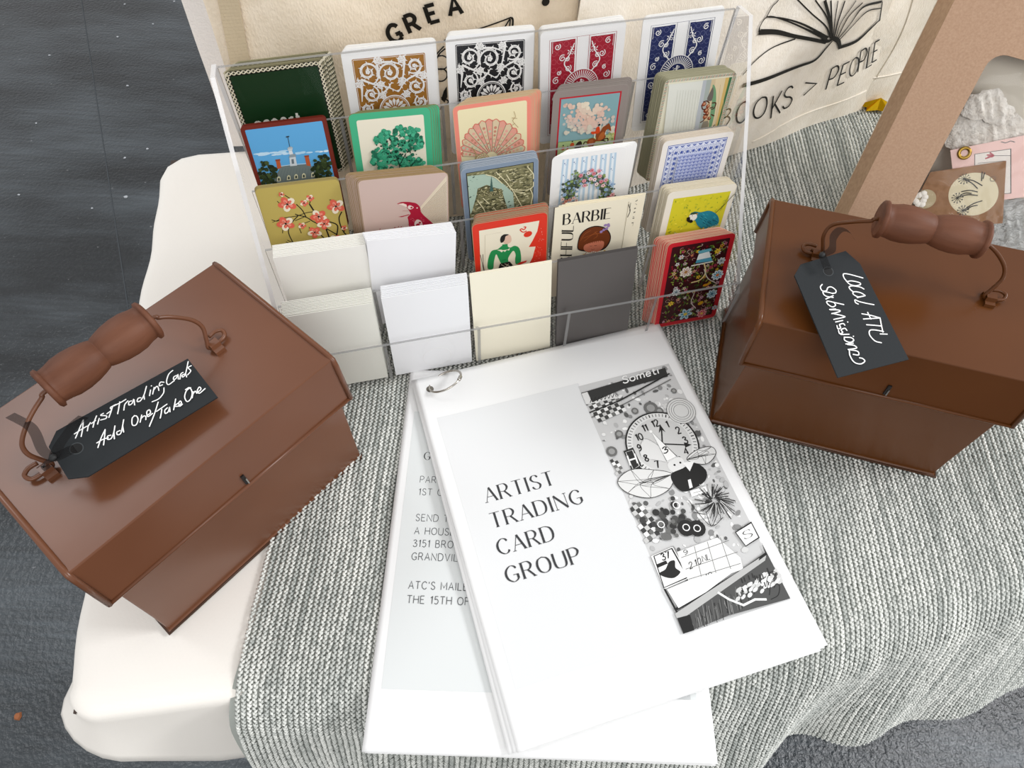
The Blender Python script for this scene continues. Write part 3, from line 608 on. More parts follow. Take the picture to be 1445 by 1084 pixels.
side = [(YL-.002, ZT), (YL-.003, .046), (.0142, .079), (.0694, .1725), (.1002, .2199), (.1188, .2167), (.128, .12), (.128, ZT)]
for x in (XL-.003, XR): plate('side_panel', x, x+.003, side)
Z0 = ZT+.0024
for r in range(5):
    y = YL+r*DDY; z = r*DDZ
    pane('front_lip', XL, XR, y-.002, y, ZT+z if r == 0 else Z0+z-DDZ+.002, HL-.001+z)
    sh = MB(); sh.add([(XL, y, ZT+z+.002), (XR, y, ZT+z+.002), (XR, y+DDY-.0022, ZT+z+.002), (XL, y+DDY-.0022, ZT+z+.002)], [(0, 1, 2, 3)]); sh.build('shelf', M['acrylic'], disp)
    for k in range(1, 5):
        x = (k-2.5)*DP+.001; f = MB(); V = [(x-.0012, y+.0003, Z0+z), (x+.0012, y+.0003, Z0+z), (x+.0012, y+.011, Z0+z), (x-.0012, y+.011, Z0+z), (x-.0012, y+.0003, HL+z-.003), (x+.0012, y+.0003, HL+z-.003), (x+.0012, y+.011, HL+z-.014), (x-.0012, y+.011, HL+z-.014)]
        f.add(V, [(1, 2, 6, 5)], None, 0); f.add(V, [(0, 1, 5, 4), (4, 5, 6, 7)], None, 1)
        f.build('divider', [M['acrylic'], M['acrylic_edge']], disp)
pane('back_panel', XL, XR, .1185, .121, ZT, .214)
# ------------------------------------------------------------------ cards
WD, WB = .0635, .0572
CARDS = {(0, 0): [.0019, .0118, .0101], (1, 0): [-.0013, -.0008, -.0046], (2, 0): [-.0019, .0006, -.02], (3, 0): [.005, .0105, -.0145], (4, 0): [.003, .0105, -.004],
 (0, 1): [.003, .0034, -.0196], (1, 1): [-.0048, .0038, -.0368], (2, 1): [-.0048, .0103, -.05], (3, 1): [-.008, .0115, -.07], (4, 1): [.0001, .0078, -.0056],
 (0, 2): [.0017, 0, -.0284], (1, 2): [-.0007, .0075, .0219], (2, 2): [-.0017, .0101, .0273], (3, 2): [-.0002, .0066, .0233], (4, 2): [-.0056, -.0017, .0004],
 (0, 3): [-.0002, .0067, .0248], (1, 3): [-.0032, .0068, -.0134], (2, 3): [-.0095, .0101, 0], (3, 3): [-.0106, .0039, -.0238], (4, 3): [-.0094, -.0002, .0115],
 (0, 4): [.0045, .0018, .0177], (1, 4): [.008, .0087, -.0111], (2, 4): [.0037, .0104, .0108], (3, 4): [.0021, .0054, -.0215], (4, 4): [.0023, -.0004, .0071]}
WID = {(1, 3): WB, (1, 2): WB, (2, 3): WB, (2, 4): WB, (3, 4): WB, (4, 4): WB, (1, 4): WB, (3, 2): WB, (1, 0): WB, (1, 1): WB, (2, 2): WB, (2, 0): WB}
CH = .0889
def card_matrix(r, k, dback=0., du=0., droll=0., dv=0.):
    off, th, roll = CARDS[(r, k)]; kk = 4-r; w = WID.get((r, k), WD); roll = roll+droll
    sb = (CH*math.sin(DB)-th)/CH; cb = math.sqrt(1-sb*sb)
    # card plane: u along x, v up and back, normal forward (toward the viewer)
    Rm = Matrix(((1, 0, 0, 0), (0, sb, -cb, 0), (0, cb, sb, 0), (0, 0, 0, 1)))     # columns: u, v, n=(0,-cb,sb)
    base = Matrix.Translation(((k-2)*DP+off, kk*DDY, Z0+.0002+kk*DDZ))@Rm
    tr = Matrix.Translation((du, w/2*abs(math.sin(roll))+dv, -dback))@Matrix.Rotation(roll, 4, 'Z')
    return DM@base@tr
THK = .00032
def card_mesh(w, h, r, face, edge, key, frame=None):
    m = MB(); pts = rrect(w, h, r, 4 if r > .0005 else 1) if r > 0 else [(w/2, 0), (w/2, h), (-w/2, h), (-w/2, 0)]; n = len(pts)
    m.add([(*p, 0) for p in pts], [tuple(range(n))], edge if r > .001 else face)
    if r > .001: q = rrect(w-.0007, h-.0007, r-.0003, 4, .00035); m.add([(*p, .00002) for p in q], [tuple(range(len(q)))], face)
    m.add([(*p, 0) for p in pts]+[(*p, -THK) for p in pts], [], face); m.add([(*p, -THK) for p in pts], [tuple(reversed(range(n)))], edge)
    m.add([(*p, 0) for p in pts]+[(*p, -THK) for p in pts], [(i, n+i, n+(i+1) % n, (i+1) % n) for i in range(n)], edge)
    if frame:
        fw, fc = frame; q = rrect(w-2*fw, h-2*fw, max(r-.001, .0004), 2, fw); m.add([(*p, .00004) for p in q], [tuple(range(len(q)))], fc)
    return m
# deck table: (faces behind n, corner radius, face colour, edge colour, fan du, droll, frame, label front, label behind, group)
DECK = {
(0, 0): (12, 0.0035, '#cfc6a2', '#8f8a6a', .0006, 0, None, 'green-centred playing card with braided cream border, front of the top left pocket', 'braided-border playing card packed behind the green-centred card in the top left pocket'),
(1, 0): (3, .003, '#6e2213', '#6e2213', .0001, 0, None, 'dark red bordered playing card showing a slate-roofed mansion under blue sky', 'dark red bordered playing card hidden right behind the mansion card'),
(2, 0): (4, .0035, '#b9a659', '#a4925a', -.0001, 0, None, 'gold playing card with pink cherry blossom branch', 'gold playing card packed right behind the cherry blossom card'),
(3, 0): (8, .0003, '#f3f1ea', '#f8f6ef', .0001, 0, None, 'blank off-white card in the leftmost pocket below the cherry blossom card', 'blank off-white card packed behind the front one below the cherry blossom card'),
(4, 0): (10, .0003, '#e9e9e0', '#f4f2ea', .0001, 0, None, 'blank ivory card in the lowest left pocket, half hidden by the brown box', 'blank ivory card packed behind the front one in the lowest left pocket'),
(0, 1): (8, .0035, '#f3f3f2', '#f4f3f0', .00035, 0, None, 'white playing card with gold scrollwork back', 'white bordered playing card packed right behind the gold scrollwork card'),
(1, 1): (4, .004, '#46b285', '#7d7c50', .0017, 0, None, 'green bordered playing card with a green leafy tree', 'green bordered playing card fanned out behind the leafy tree card'),
(2, 1): (11, .004, '#cdb5ab', '#a58a63', -.0007, 0, None, 'dusty pink playing card with a crimson open-beaked bird', 'worn dusty pink playing card packed behind the crimson bird card'),
(3, 1): (7, .0003, '#f5f5f7', '#fafafa', .0001, .004, None, 'blank bright white card in the pocket below the crimson bird card', 'blank bright white card packed behind the front one below the bird card'),
(4, 1): (8, .0003, '#eff0f2', '#fafafa', .0001, 0, None, 'blank white card in the lowest tier, second pocket from the left', 'blank white card packed behind the front one in the lowest tier, second pocket'),
(0, 2): (8, .0035, '#f3f3f2', '#f4f3f0', .0003, 0, None, 'white playing card with black scrollwork back', 'white bordered playing card packed right behind the black scrollwork card'),
(1, 2): (9, .004, '#ee8d7a', '#c9b28d', .0009, -.002, (.0028, '#efe3b8'), 'coral bordered playing card with a large pink scallop shell', 'coral bordered playing card packed behind the scallop shell card'),
(2, 2): (9, .004, '#8191a4', '#a3adb8', .0001, 0, None, 'blue-grey bordered playing card with an aerial view of an old city', 'blue-grey bordered playing card packed behind the aerial city card'),
(3, 2): (12, .004, '#d8321c', '#a98e70', .0003, 0, None, 'red and cream playing card with a dancer in a green jumper', 'red bordered playing card packed behind the green jumper dancer card'),
(4, 2): (2, .0003, '#efe9d4', '#f3eddb', .0001, 0, None, 'blank cream card in the middle pocket of the lowest tier', 'blank cream card directly behind the front cream one in the lowest tier'),
(0, 3): (10, .0035, '#f3f3f2', '#f4f3f0', .0001, 0, None, 'white playing card with red cupid medallion back', 'white bordered playing card packed behind the red medallion card'),
(1, 3): (10, .004, '#8d827c', '#938a83', .0006, 0, (.0032, '#c01f2c'), 'grey and red bordered playing card with a red-coated rider on horseback', 'grey bordered playing card packed behind the rider on horseback card'),
(2, 3): (4, .004, '#f2f1ef', '#f5f4f1', .0019, -.004, None, 'white playing card with a flower wreath over blue stripes', 'white playing card fanned out to the right behind the flower wreath card'),
(3, 3): (3, .0003, '#ece3cb', '#e6d9b8', .0028, 0, None, 'cream game card with black title and a girl with a purple hair bow', 'cream game card sticking out to the right behind the girl with hair bow card'),
(4, 3): (3, .0003, '#5a5654', '#4a4644', -.0001, 0, None, 'blank charcoal grey card in the lowest tier', 'blank charcoal grey card packed behind the front charcoal one'),
(0, 4): (3, .0035, '#f3f3f2', '#f4f3f0', .0003, 0, None, 'white playing card with navy blue cupid medallion back', 'white bordered playing card packed behind the navy medallion card'),
(1, 4): (12, .004, '#9f9b7c', '#a8a488', -.0003, 0, None, 'sideways playing card with striped border and brown figures in a landscape', 'olive-edged playing card packed behind the sideways landscape card'),
(2, 4): (7, .004, '#efe9e2', '#d8cbb8', -.0002, 0, None, 'white playing card with pale blue lace pattern back', 'worn white playing card packed behind the blue lace pattern card'),
(3, 4): (11, .004, '#ede6d6', '#ddd2b8', -.0002, 0, None, 'playing card with a blue macaw on a yellow background', 'cream bordered playing card packed behind the blue macaw card'),
(4, 4): (13, .004, '#c9202c', '#d8a890', -.00055, 0, None, 'red playing card with a multicoloured floral pattern', 'red bordered playing card packed behind the multicoloured floral card')}
FRONT = {}
for (r, k), (nb, rad, fc, ec, fan, dr, frm, lf, lb) in DECK.items():
    w = WID.get((r, k), WD); blank = rad < .001; nm = 'blank_card' if blank else 'playing_card'
    gname = ('blank cards' if blank else 'playing cards')+' packed'+lb.split(' packed')[-1] if ' packed' in lb else lb.replace('card', 'cards', 1)
    m = card_mesh(w, CH, rad, fc, ec, (r, k)); o = m.build(nm, M['print']); o.matrix_world = card_matrix(r, k)
    tagp(o, lf, 'card'); FRONT[(r, k)] = o
    mb_ = card_mesh(w, CH, rad, fc, ec, (r, k), frm); proto = None
    gap = .0009 if (r, k) not in ((0, 0), (3, 0), (4, 0), (3, 1), (4, 1)) else .0011
    gap = min(gap, .0105/max(nb, 1))
    if (r, k) in ((1, 1), (2, 3), (3, 3), (4, 2), (4, 3)): gap = .0006
    for i in range(1, nb+1):
        if proto is None: c = proto = mb_.build(nm, M['print'])
        else: c = proto.copy(); COL.objects.link(c)
        rr = random.uniform
        c.matrix_world = card_matrix(r, k, i*gap, fan*i+rr(-1, 1)*.0002, dr*i+rr(-.003, .003), rr(-.0001, .0003)+(.0004*i if blank else .0)+(.0003*i if (r, k) == (2, 3) else 0))
        tagp(c, lb, 'card', group=gname)
def art(r, k, base=5e-5, step=3e-6):
    Mw = card_matrix(r, k); A = np.array(Mw); o, u, v = A[:3, 3], A[:3, 0], A[:3, 1]
    return Art(lambda a_, b_, h: (a_, b_, h), lambda p: hit(p, o, u, v), step, base)
def fin(a, r, k, name='printed_design'): a.build(name, FRONT[(r, k)])
ZA, ZB, ZC, ZD, ZE, ZF, ZG, ZH, ZI = (310, 60, 5.42), (350, 250, 9.03), (480, 50, 5.42), (500, 240, 9.03), (620, 0, 3.284), (640, 220, 5.42), (760, 170, 5.42), (910, 250, 4.713), (640, 270, 8.34)
R_ = random.Random(5)
def inset(a, w, h, m_, col, r=.001): 
    q = rrect(w-2*m_, h-2*m_, r, 3, m_); a.poly(q, col); return q
# A1 green with braided border
def braid(a, w, col_l='#ece5cf', col_d='#16150f', m_=.0028, n_w=19, n_h=27):
    a.poly(rrect(w-.0004, CH-.0004, .0034, 4, .0002), col_d)
    for sgn in (0, 1):
        for i in range(n_w+1):
            x = -w/2+.002+(w-.004)*i/n_w; y = .0016 if sgn == 0 else CH-.0016; d = .0014
            for q_ in (-1, 1): a.line([(x-d*1.3, y-d*.85*q_), (x+d*.9, y+d*.85*q_)], .0008, col_l if q_ > 0 else '#d2c9ab')
        for i in range(n_h+1):
            y = .002+(CH-.004)*i/n_h; x = -w/2+.0016 if sgn == 0 else w/2-.0016; d = .0014
            for q_ in (-1, 1): a.line([(x-d*.85*q_, y-d*1.3), (x+d*.85*q_, y+d*.9)], .0008, col_l if q_ > 0 else '#d2c9ab')
a = art(0, 0); braid(a, WD); a.poly(rrect(WD-.0068, CH-.0068, .0008, 2, .0034), '#06300f')
q1, q2 = np.array(a.pxf((362, 181))), np.array(a.pxf((431, 172))); ex = (q2-q1)/3.6; ey_ = np.array([-ex[1], ex[0]])*1.1; a.text('oepart', q1-ey_*.12, ex*.9, ey_, '#efeee2', .16, sp=.2)
fin(a, 0, 0)
# backs of that deck show their braid
bm_ = card_mesh(WD, CH, .0035, '#cfc6a2', '#8f8a6a', 0); aa = Art(lambda a_, b_, h: (a_, b_, h)); aa.mb = bm_; braid(aa, WD)
bme = bm_.build('tmp', M['print']); dat = bme.data; bpy.data.objects.remove(bme)
for o in list(bpy.data.objects):
    if o.get('label', '').startswith('braided-border'): o.data = dat
# B1 mansion
a = art(1, 0); a.Z(*ZA); w = WB; m_ = .0028; a.poly(rrect(w-2*m_, CH-2*m_, .0005, 1, m_), '#5ba4d6')
lft, rgt = -w/2+m_, w/2-m_
for (x, y, l, c) in ((300, 855, .008, '#c9dde8'), (400, 845, .012, '#bcd8ea'), (480, 850, .008, '#c4dcec'), (650, 840, .007, '#b4d4ea'), (790, 830, .006, '#dfe8ee')): q = a.q(x, y); [a.circ((min(max(q[0]+R_.uniform(-l, l)*.7, lft+l*.3), rgt-l*.3), q[1]+R_.uniform(-.0006, .0006)), l*.3, R_.choice([c, '#a9cde4']), 10, ry=.0006) for _ in range(7)]
a.poly(a.qs([(395, 1090), (440, 1000), (470, 945), (660, 930), (710, 950), (800, 1040), (790, 1100)]), '#6b7674')
for i in range(16): x = 440+i*22; a.line(a.qs([(x+20, 960), (x-12+i*2, 1060)]), .00012, '#515b59')
for x in (430, 655): a.poly(a.qs([(x, 905), (x+28, 893), (x+42, 955), (x+12, 970)]) if x < 500 else a.qs([(650, 873), (680, 866), (698, 945), (665, 940)]), '#b4562f')
a.poly(a.qs([(425, 895), (462, 890), (465, 902), (428, 908)]), '#8e3f22'); a.poly(a.qs([(646, 865), (682, 860), (684, 872), (650, 877)]), '#8e3f22')
a.line(a.qs([(470, 945), (540, 935), (660, 925)]), .0004, '#cfe0e4')
a.poly(a.qs([(533, 880), (580, 873), (592, 940), (540, 945)]), '#c9cfd2'); a.poly(a.qs([(527, 880), (586, 872), (575, 850), (540, 855)]), '#8b969c')
a.poly(a.qs([(528, 830), (553, 826), (562, 852), (534, 857)]), '#d6dadd'); a.poly(a.qs([(515, 812), (562, 806), (550, 795), (528, 798)]), '#a9b2b6'); a.poly(a.qs([(520, 812), (558, 807), (555, 826), (526, 830)]), '#c2c8cb')
a.line(a.qs([(536, 798), (520, 715)]), .0004, '#2b3c46'); a.line(a.qs([(508, 722), (532, 717)]), .0009, '#2b3c46')
a.poly(a.qs([(548, 892), (566, 890), (570, 925), (552, 928)]), '#67737a')
for x, y in ((452, 1040), (528, 1030), (584, 1022), (643, 1015), (713, 1008)):
    a.poly(a.qs([(x-14, y+22), (x-12, y-8), (x, y-18), (x+12, y-10), (x+16, y+18)]), '#d8d3ae'); a.poly(a.qs([(x-7, y+16), (x-6, y-5), (x+6, y-6), (x+9, y+14)]), '#39433c')
a.poly(a.qs([(390, 1095), (800, 1045), (812, 1130), (400, 1180)]), '#3f3a2a')
for i in range(6): x = 410+i*68; a.poly(a.qs([(x, 1100-i*9), (x+38, 1095-i*9), (x+46, 1160-i*9), (x+8, 1165-i*9)]), '#c59b57')
for i in range(170):
    if i % 2: x, y = R_.uniform(255, 430), R_.uniform(900, 1080); ok = y > 900+abs(x-330)*.5
    else: x, y = R_.uniform(710, 850), R_.uniform(860, 1060); ok = y > 855+abs(x-790)*.6
    q = a.q(x, y)
    if ok and lft+.001 < q[0] < rgt-.001: a.circ(q, R_.uniform(.001, .0019), R_.choice(['#233018', '#2f3e1e', '#1a2412', '#41502a']), 6)
a.poly([(lft, m_), (rgt, m_), (rgt, .034), (lft, .034)], '#2a2f1c')
fin(a, 1, 0)
# C1 cherry blossom
a = art(2, 0); a.Z(*ZB); bk = '#16120c'
for pts, w_ in [([(300, 545), (370, 560), (430, 525), (560, 505), (640, 490), (740, 455), (840, 440)], 1.0), ([(310, 575), (420, 535)], .7), ([(600, 470), (640, 485), (740, 510), (820, 560), (890, 595)], 1.3), ([(615, 345), (690, 420), (740, 510)], 1.2),
                ([(640, 490), (550, 590), (515, 680), (535, 760), (600, 870), (640, 870)], 1.2), ([(600, 555), (720, 505)], 1), ([(785, 345), (840, 430), (890, 490), (960, 580), (1010, 700), (1050, 815)], 1.8), ([(780, 350), (795, 300)], 1),
                ([(960, 560), (1060, 575), (1140, 620), (1130, 740), (1120, 790)], 1.6), ([(990, 650), (1130, 730)], 1.4), ([(1035, 290), (1060, 290), (1080, 315)], .9), ([(1195, 440), (1160, 520), (1180, 620), (1220, 700), (1255, 750), (1200, 800)], 1.5), ([(370, 305), (410, 340)], .8),
                ([(470, 230), (540, 275)], 1), ([(700, 595), (790, 560)], .9), ([(655, 655), (680, 715)], .9), ([(775, 635), (800, 670)], .9), ([(925, 735), (970, 780), (980, 830)], 1.4), ([(485, 825), (590, 880)], 1), ([(500, 800), (630, 870)], .8), ([(445, 650), (440, 715)], .8), ([(430, 560), (470, 600), (480, 660)], .9), ([(1220, 700), (1250, 650)], 1)]:
    a.line(a.qs(pts), w_*.0006, bk, sm=len(pts) > 2)
def blossom(c, r, n=5, tilt=0, cols=('#eadfc8', '#d9604b')):
    c = a.q(*c); r = r/9.03*.00048
    for i in range(n):
        t = tilt+2*PI*i/n; a.circ((c[0]+r*.6*math.cos(t), c[1]+r*.55*math.sin(t)), r*.52, cols[0] if i % 2 else cols[1], 9, ry=r*.42, rot=t)
        a.circ((c[0]+r*.42*math.cos(t), c[1]+r*.4*math.sin(t)), r*.3, '#e0705c' if i % 2 else '#e88a76', 7, ry=r*.2, rot=t)
    for i in range(6): t = tilt+1+i*1.05; a.line([c, (c[0]+r*.5*math.cos(t), c[1]+r*.45*math.sin(t))], .0003, '#4a1c12')
    a.circ(c, r*.14, bk, 6)
for c, r in (((500, 345), 110), ((790, 265), 50), ((715, 330), 50), ((1120, 370), 110), ((900, 500), 105), ((480, 590), 110), ((690, 615), 50), ((850, 700), 90), ((970, 590), 90), ((425, 215), 35), ((1115, 790), 80), ((1225, 640), 40)): blossom(c, r, tilt=r)
fin(a, 2, 0)
# A2 / A3 scrollwork
def scroll(a, col, wcol='#f1f0ee', dw=0):
    w = WD; m_ = .0066; q = rrect(w-2*m_, CH-2*m_, .0008, 2, m_)
    a.poly(q, col); q2 = rrect(w-2*m_-.0014, CH-2*m_-.0014, .0006, 2, m_+.0007); a.line(q2, .0003, wcol, closed=True)
    L_, Rr, T_, B_ = -w/2+m_+.0016, w/2-m_-.0016, CH-m_-.0016, m_+.0016
    def spiral(c, r, d, a0, turns=1.6, th=.0016):
        N = 30; P = []; Wd = []
        for i in range(N+1):
            t = i/N; an = a0+d*2*PI*turns*t; rr = r*(1-t*.86); P.append((c[0]+rr*math.cos(an), c[1]+rr*math.sin(an))); Wd.append(th*(.5+.6*math.sin(PI*min(1, t*1.3))))
        a.ribbon(P, Wd, wcol)
        for i in range(0, N-4, 3):
            p = np.array(P[i]); n_ = (p-np.array(c)); n_ = n_/np.linalg.norm(n_); tt = np.array([-n_[1], n_[0]])*d
            for s_ in (1, -.6): a.poly([tuple(p-tt*.0004), tuple(p+n_*.0019*s_+tt*.0018), tuple(p+tt*.0012)], wcol)
        for i in range(5):
            t = i*1.25; a.circ((c[0]+r*.14*math.cos(t), c[1]+r*.14*math.sin(t)), r*.12, wcol, 7)
        for i in range(6, N, 4): p = P[i]; p2 = P[min(i+2, N)]; a.line([p, p2], .0002, col)
    yc = CH/2; 
    for sy in (1, -1):
        for (u, v, r, d, a0) in ((-.0075, .0355, .0028, 1, 2), (.0085, .0350, .0026, -1, 1), (.0225, .0225, .0026, 1, 4), (-.0225, .0205, .0028, -1, 2), (.0075, .0195, .0028, 1, 0), (-.0075, .0185, .0026, -1, 5), (.0095, .0105, .0026, 1, 3), (-.0075, .0105, .0022, -1, 3), (-.0155, .0285, .0068, 1, -.6), (-.0005, .0265, .0078, -1, 3.6), (.0168, .0300, .0058, 1, 3.9), (.0168, .0155, .0066, -1, 1.5), (-.0152, .0125, .0060, -1, 1.2), (.0195, .0035, .0048, 1, 2.0), (-.0195, .0025, .0042, -1, .8)):
            spiral((u, yc+sy*v), r, d*sy, a0*sy)
        for pts in ([(-.021, .024), (-.012, .0195), (-.004, .017), (.004, .0125)], [(.021, .025), (.010, .020), (.004, .0125)], [(-.006, .0345), (.002, .034), (.009, .031)], [(-.021, .0185), (-.0225, .008)], [(.0105, .0345), (.0085, .024), (.0055, .0165)], [(-.008, .012), (-.0035, .0155), (0, .02)], [(-.0085, .033), (-.009, .024), (-.013, .0195)]):
            P = smooth_pts([(p[0], yc+sy*p[1]) for p in pts], 6) if len(pts) > 2 else [(p[0], yc+sy*p[1]) for p in pts]; a.ribbon(P, list(np.linspace(.0016, .0006, len(P))), wcol)
            for i in range(1, len(P)-1, 2): p = np.array(P[i]); t = np.array(P[i+1])-P[i-1]; t = t/np.linalg.norm(t); n_ = np.array([-t[1], t[0]])*(1 if i % 4 == 1 else -1); a.poly([tuple(p-t*.0004), tuple(p+n_*.0018+t*.0012), tuple(p+t*.001)], wcol)
    a.circ((0, yc), .0112, wcol, 32); a.circ((0, yc), .0104, col, 32); a.ring((0, yc), .0097, .0003, wcol)
    for i in range(16):
        t = 2*PI*i/16; c_, s_ = math.cos(t), math.sin(t); a.poly([(.003*c_, yc+.003*s_), (.007*c_-.0012*s_, yc+.007*s_+.0012*c_), (.009*c_, yc+.009*s_), (.007*c_+.0012*s_, yc+.007*s_-.0012*c_)], wcol)
    a.circ((0, yc), .0026, wcol, 16); a.circ((0, yc), .0013, col, 10)
for k, c in ((1, '#a3702a'), (2, '#17171d')): a = art(0, k, step=2e-6); scroll(a, c); fin(a, 0, k)
# A4 / A5 medallion backs
def medal(a, col, wc='#f2f1f0'):
    w = WD; m_ = .0068; yc = CH/2; x0, x1, y0, y1 = -w/2+m_, w/2-m_, m_, CH-m_
    a.line([(x0, y0), (x1, y0), (x1, y1), (x0, y1)], .0003, col, closed=True)
    for sx in (-1, 1):
        xa, xb = (x0+.0012, -.0058) if sx < 0 else (.0058, x1-.0012)
        a.poly([(xa, y0+.0012), (xb, y0+.0012), (xb, y1-.0012), (xa, y1-.0012)], col); a.line([(sx*.0046, y0), (sx*.0046, y1)], .0003, col)
        for j in range(12):
            for i in range(4):
                x = xa+(xb-xa)*(i+.5)/4; y = y0+.004+(y1-y0-.008)*j/11; a.ring((x, y), .0019, .00012, '#8d93b8' if col[1] == '1' else '#e07a86', 10)
        for sy in (-1, 1):
            cxx = sx*.0135; 
            for (ux, vy, r, d) in ((sx*.0105, .0155, .0026, 1), (sx*.0150, .0235, .0026, -1), (sx*.0115, .0225, .0018, 1), (sx*.0190, .0322, .0024, 1), (sx*.0195, .0070, .0028, -1), (sx*.0175, .0128, .0018, 1)):
                P = [(ux+r*(1-t*.8)*math.cos(d*sx*t*9+1), yc+sy*(vy+r*(1-t*.8)*math.sin(d*sx*t*9+1))) for t in np.linspace(0, 1, 22)]; a.ribbon(P, .0006, wc)
            P = smooth_pts([(sx*.0075, yc+sy*.011), (sx*.0135, yc+sy*.019), (sx*.0095, yc+sy*.026), (sx*.0065, yc+sy*.0335)], 6); a.ribbon(P, list(np.linspace(.0009, .0007, len(P))), wc)
            for (x, y, s_) in ((sx*.0080, .0300, .0014), (sx*.0098, .0275, .0016), (sx*.0068, .0265, .0012)):
                for t in range(4): a.poly([(x, yc+sy*y), (x+s_*math.cos(t*1.57+.4), yc+sy*(y+s_*math.sin(t*1.57+.4))), (x+s_*1.5*math.cos(t*1.57+.9), yc+sy*(y+s_*1.5*math.sin(t*1.57+.9)))], wc)
            a.line([(x0+.002 if sx < 0 else x1-.002, yc+sy*.0365), (sx*.010, yc+sy*.0365)], .0003, wc); a.line([(sx*(w/2-m_-.0022), yc+sy*.0365), (sx*(w/2-m_-.0022), yc+sy*.028)], .0003, wc)
    a.circ((0, yc), .0138, wc, 36); a.circ((0, yc), .0132, col, 36)
    for i in range(44): t = 2*PI*i/44; a.line([(.0076*math.cos(t), yc+.0076*math.sin(t)), (.0126*math.cos(t), yc+.0126*math.sin(t))], .0006, wc)
    a.ring((0, yc), .0074, .0004, wc); a.circ((0, yc), .0070, col, 28)
    for sy in (-1, 1): a.line([(0, yc+sy*.0005), (0, yc+sy*.0045)], .0013, wc); a.circ((0, yc+sy*.0052), .0008, wc, 8); a.line([(-.0022, yc+sy*.0035), (0, yc+sy*.003), (.0024, yc+sy*.0045)], .0005, wc); a.line([(-.0035, yc+sy*.002), (-.001, yc+sy*.004)], .0004, wc)
    for i in range(7): t = 2*PI*i/7+.4; a.circ((.0052*math.cos(t), yc+.0052*math.sin(t)), .0004, wc, 5)
for k, c in ((3, '#a31b30'), (4, '#1b2659')): a = art(0, k, step=2e-6); medal(a, c); fin(a, 0, k)
# B2 tree
a = art(1, 1); a.Z(*ZC); a.poly(rrect(WB-.0105, CH-.0105, .0014, 3, .00525), '#ece5d0')
clumps = [(345, 780, 55), (460, 735, 50), (560, 745, 55), (600, 790, 35), (300, 800, 40), (400, 840, 70), (500, 830, 60), (570, 830, 45), (610, 835, 25), (290, 900, 45), (350, 930, 60), (270, 960, 28), (430, 930, 55), (320, 990, 40), (370, 1020, 35), (500, 960, 50), (560, 940, 45), (610, 960, 38), (560, 1010, 50), (480, 1020, 45), (620, 1000, 25), (290, 1060, 35)]
tr_ = ['#3aa37c', '#2f8f6c', '#4bb48d', '#1f6b50', '#46ab85']
for x, y, r in clumps:
    for i in range(max(10, r//3)):
        t = R_.uniform(0, 2*PI); rr = r*math.sqrt(R_.random())*.9; q = a.q(x+rr*math.cos(t), y+rr*math.sin(t))
        a.circ(q, R_.uniform(.0013, .0021), R_.choice(tr_), 8)
        a.ring(q, R_.uniform(.0008, .0015), .0002, '#125843', 6, R_.uniform(0, 180), R_.uniform(200, 330))
for i in range(110):
    x, y = R_.gauss(420, 60), R_.gauss(860, 60); a.circ(a.q(x, y), R_.uniform(.0003, .0008), R_.choice(['#0c3a2c', '#0a2c22', '#155541']), 6)
for pts in ([(455, 1080), (450, 980), (420, 900)], [(455, 1060), (520, 1010), (560, 960)], [(450, 980), (500, 890)]): a.line(a.qs(pts), .0007, '#0c3a2c', sm=True)
a.line(a.qs([(460, 1300), (455, 1080)]), .002, '#0c3a2c')
fin(a, 1, 1)
# C2 crimson bird
a = art(2, 1, step=2e-6); a.Z(*ZD); m_ = .0008; rd = '#a81233'
q_ = a.qs([(840, 470), (1195, 70), (1275, 100), (1310, 330), (1310, 700), (1060, 740), (960, 640), (860, 560)]); a.poly([(min(max(p[0], -WD/2+.0012), WD/2-.0012), min(p[1], CH-.0022)) for p in q_], '#e0d2ba')
qa, qb = np.array(a.q(845, 475)), np.array(a.q(1195, 80)); dd = (qb-qa)/np.linalg.norm(qb-qa); nn_ = np.array([dd[1], -dd[0]]); lim = WD/2-.0014
for i in range(2, 34):
    p = qa+nn_*.00095*i; t0_ = max(-.045, (.045-p[1])/dd[1]); t1_ = min((lim-p[0])/dd[0], (CH-.0024-p[1])/dd[1])
    if t1_ > t0_: a.line([p+dd*t0_, p+dd*t1_], .00028, '#8a7466')
a.blob(a.qs([(545, 432), (600, 408), (680, 405), (735, 412), (790, 425), (835, 470), (848, 530), (900, 590), (990, 670), (1080, 760), (1100, 900), (800, 900), (740, 780), (700, 720), (688, 640), (680, 600), (715, 560), (705, 530), (660, 470), (600, 440)]), rd)
a.poly(a.qs([(560, 432), (620, 422), (665, 440), (672, 475), (610, 448)]), '#ecdccf'); a.poly(a.qs([(560, 595), (640, 578), (700, 562), (700, 572), (600, 600)]), rd); a.line(a.qs([(615, 520), (690, 520)]), .0002, rd)
a.blob(a.qs([(680, 470), (700, 448), (740, 460), (755, 480), (720, 500), (690, 495)]), '#e6d4cc'); a.circ(a.q(728, 478), .0009, rd, 8); a.circ(a.q(800, 482), .0006, '#e6d4cc', 6)
a.blob(a.qs([(765, 680), (800, 630), (850, 650), (870, 700), (850, 745), (790, 750)]), '#e2cfc8'); a.circ(a.q(810, 700), .0016, rd, 8); a.circ(a.q(835, 670), .0010, rd, 7); a.circ(a.q(897, 712), .0012, '#e2cfc8', 8)
for i in range(24): x, y = R_.uniform(700, 1000), R_.uniform(600, 745); a.line(a.qs([(x, y), (x+R_.uniform(12, 26), y+R_.uniform(4, 16))]), .00018, '#d98a98') if x-600 > (y-600)*-.2 and x < 820+(y-560) else None
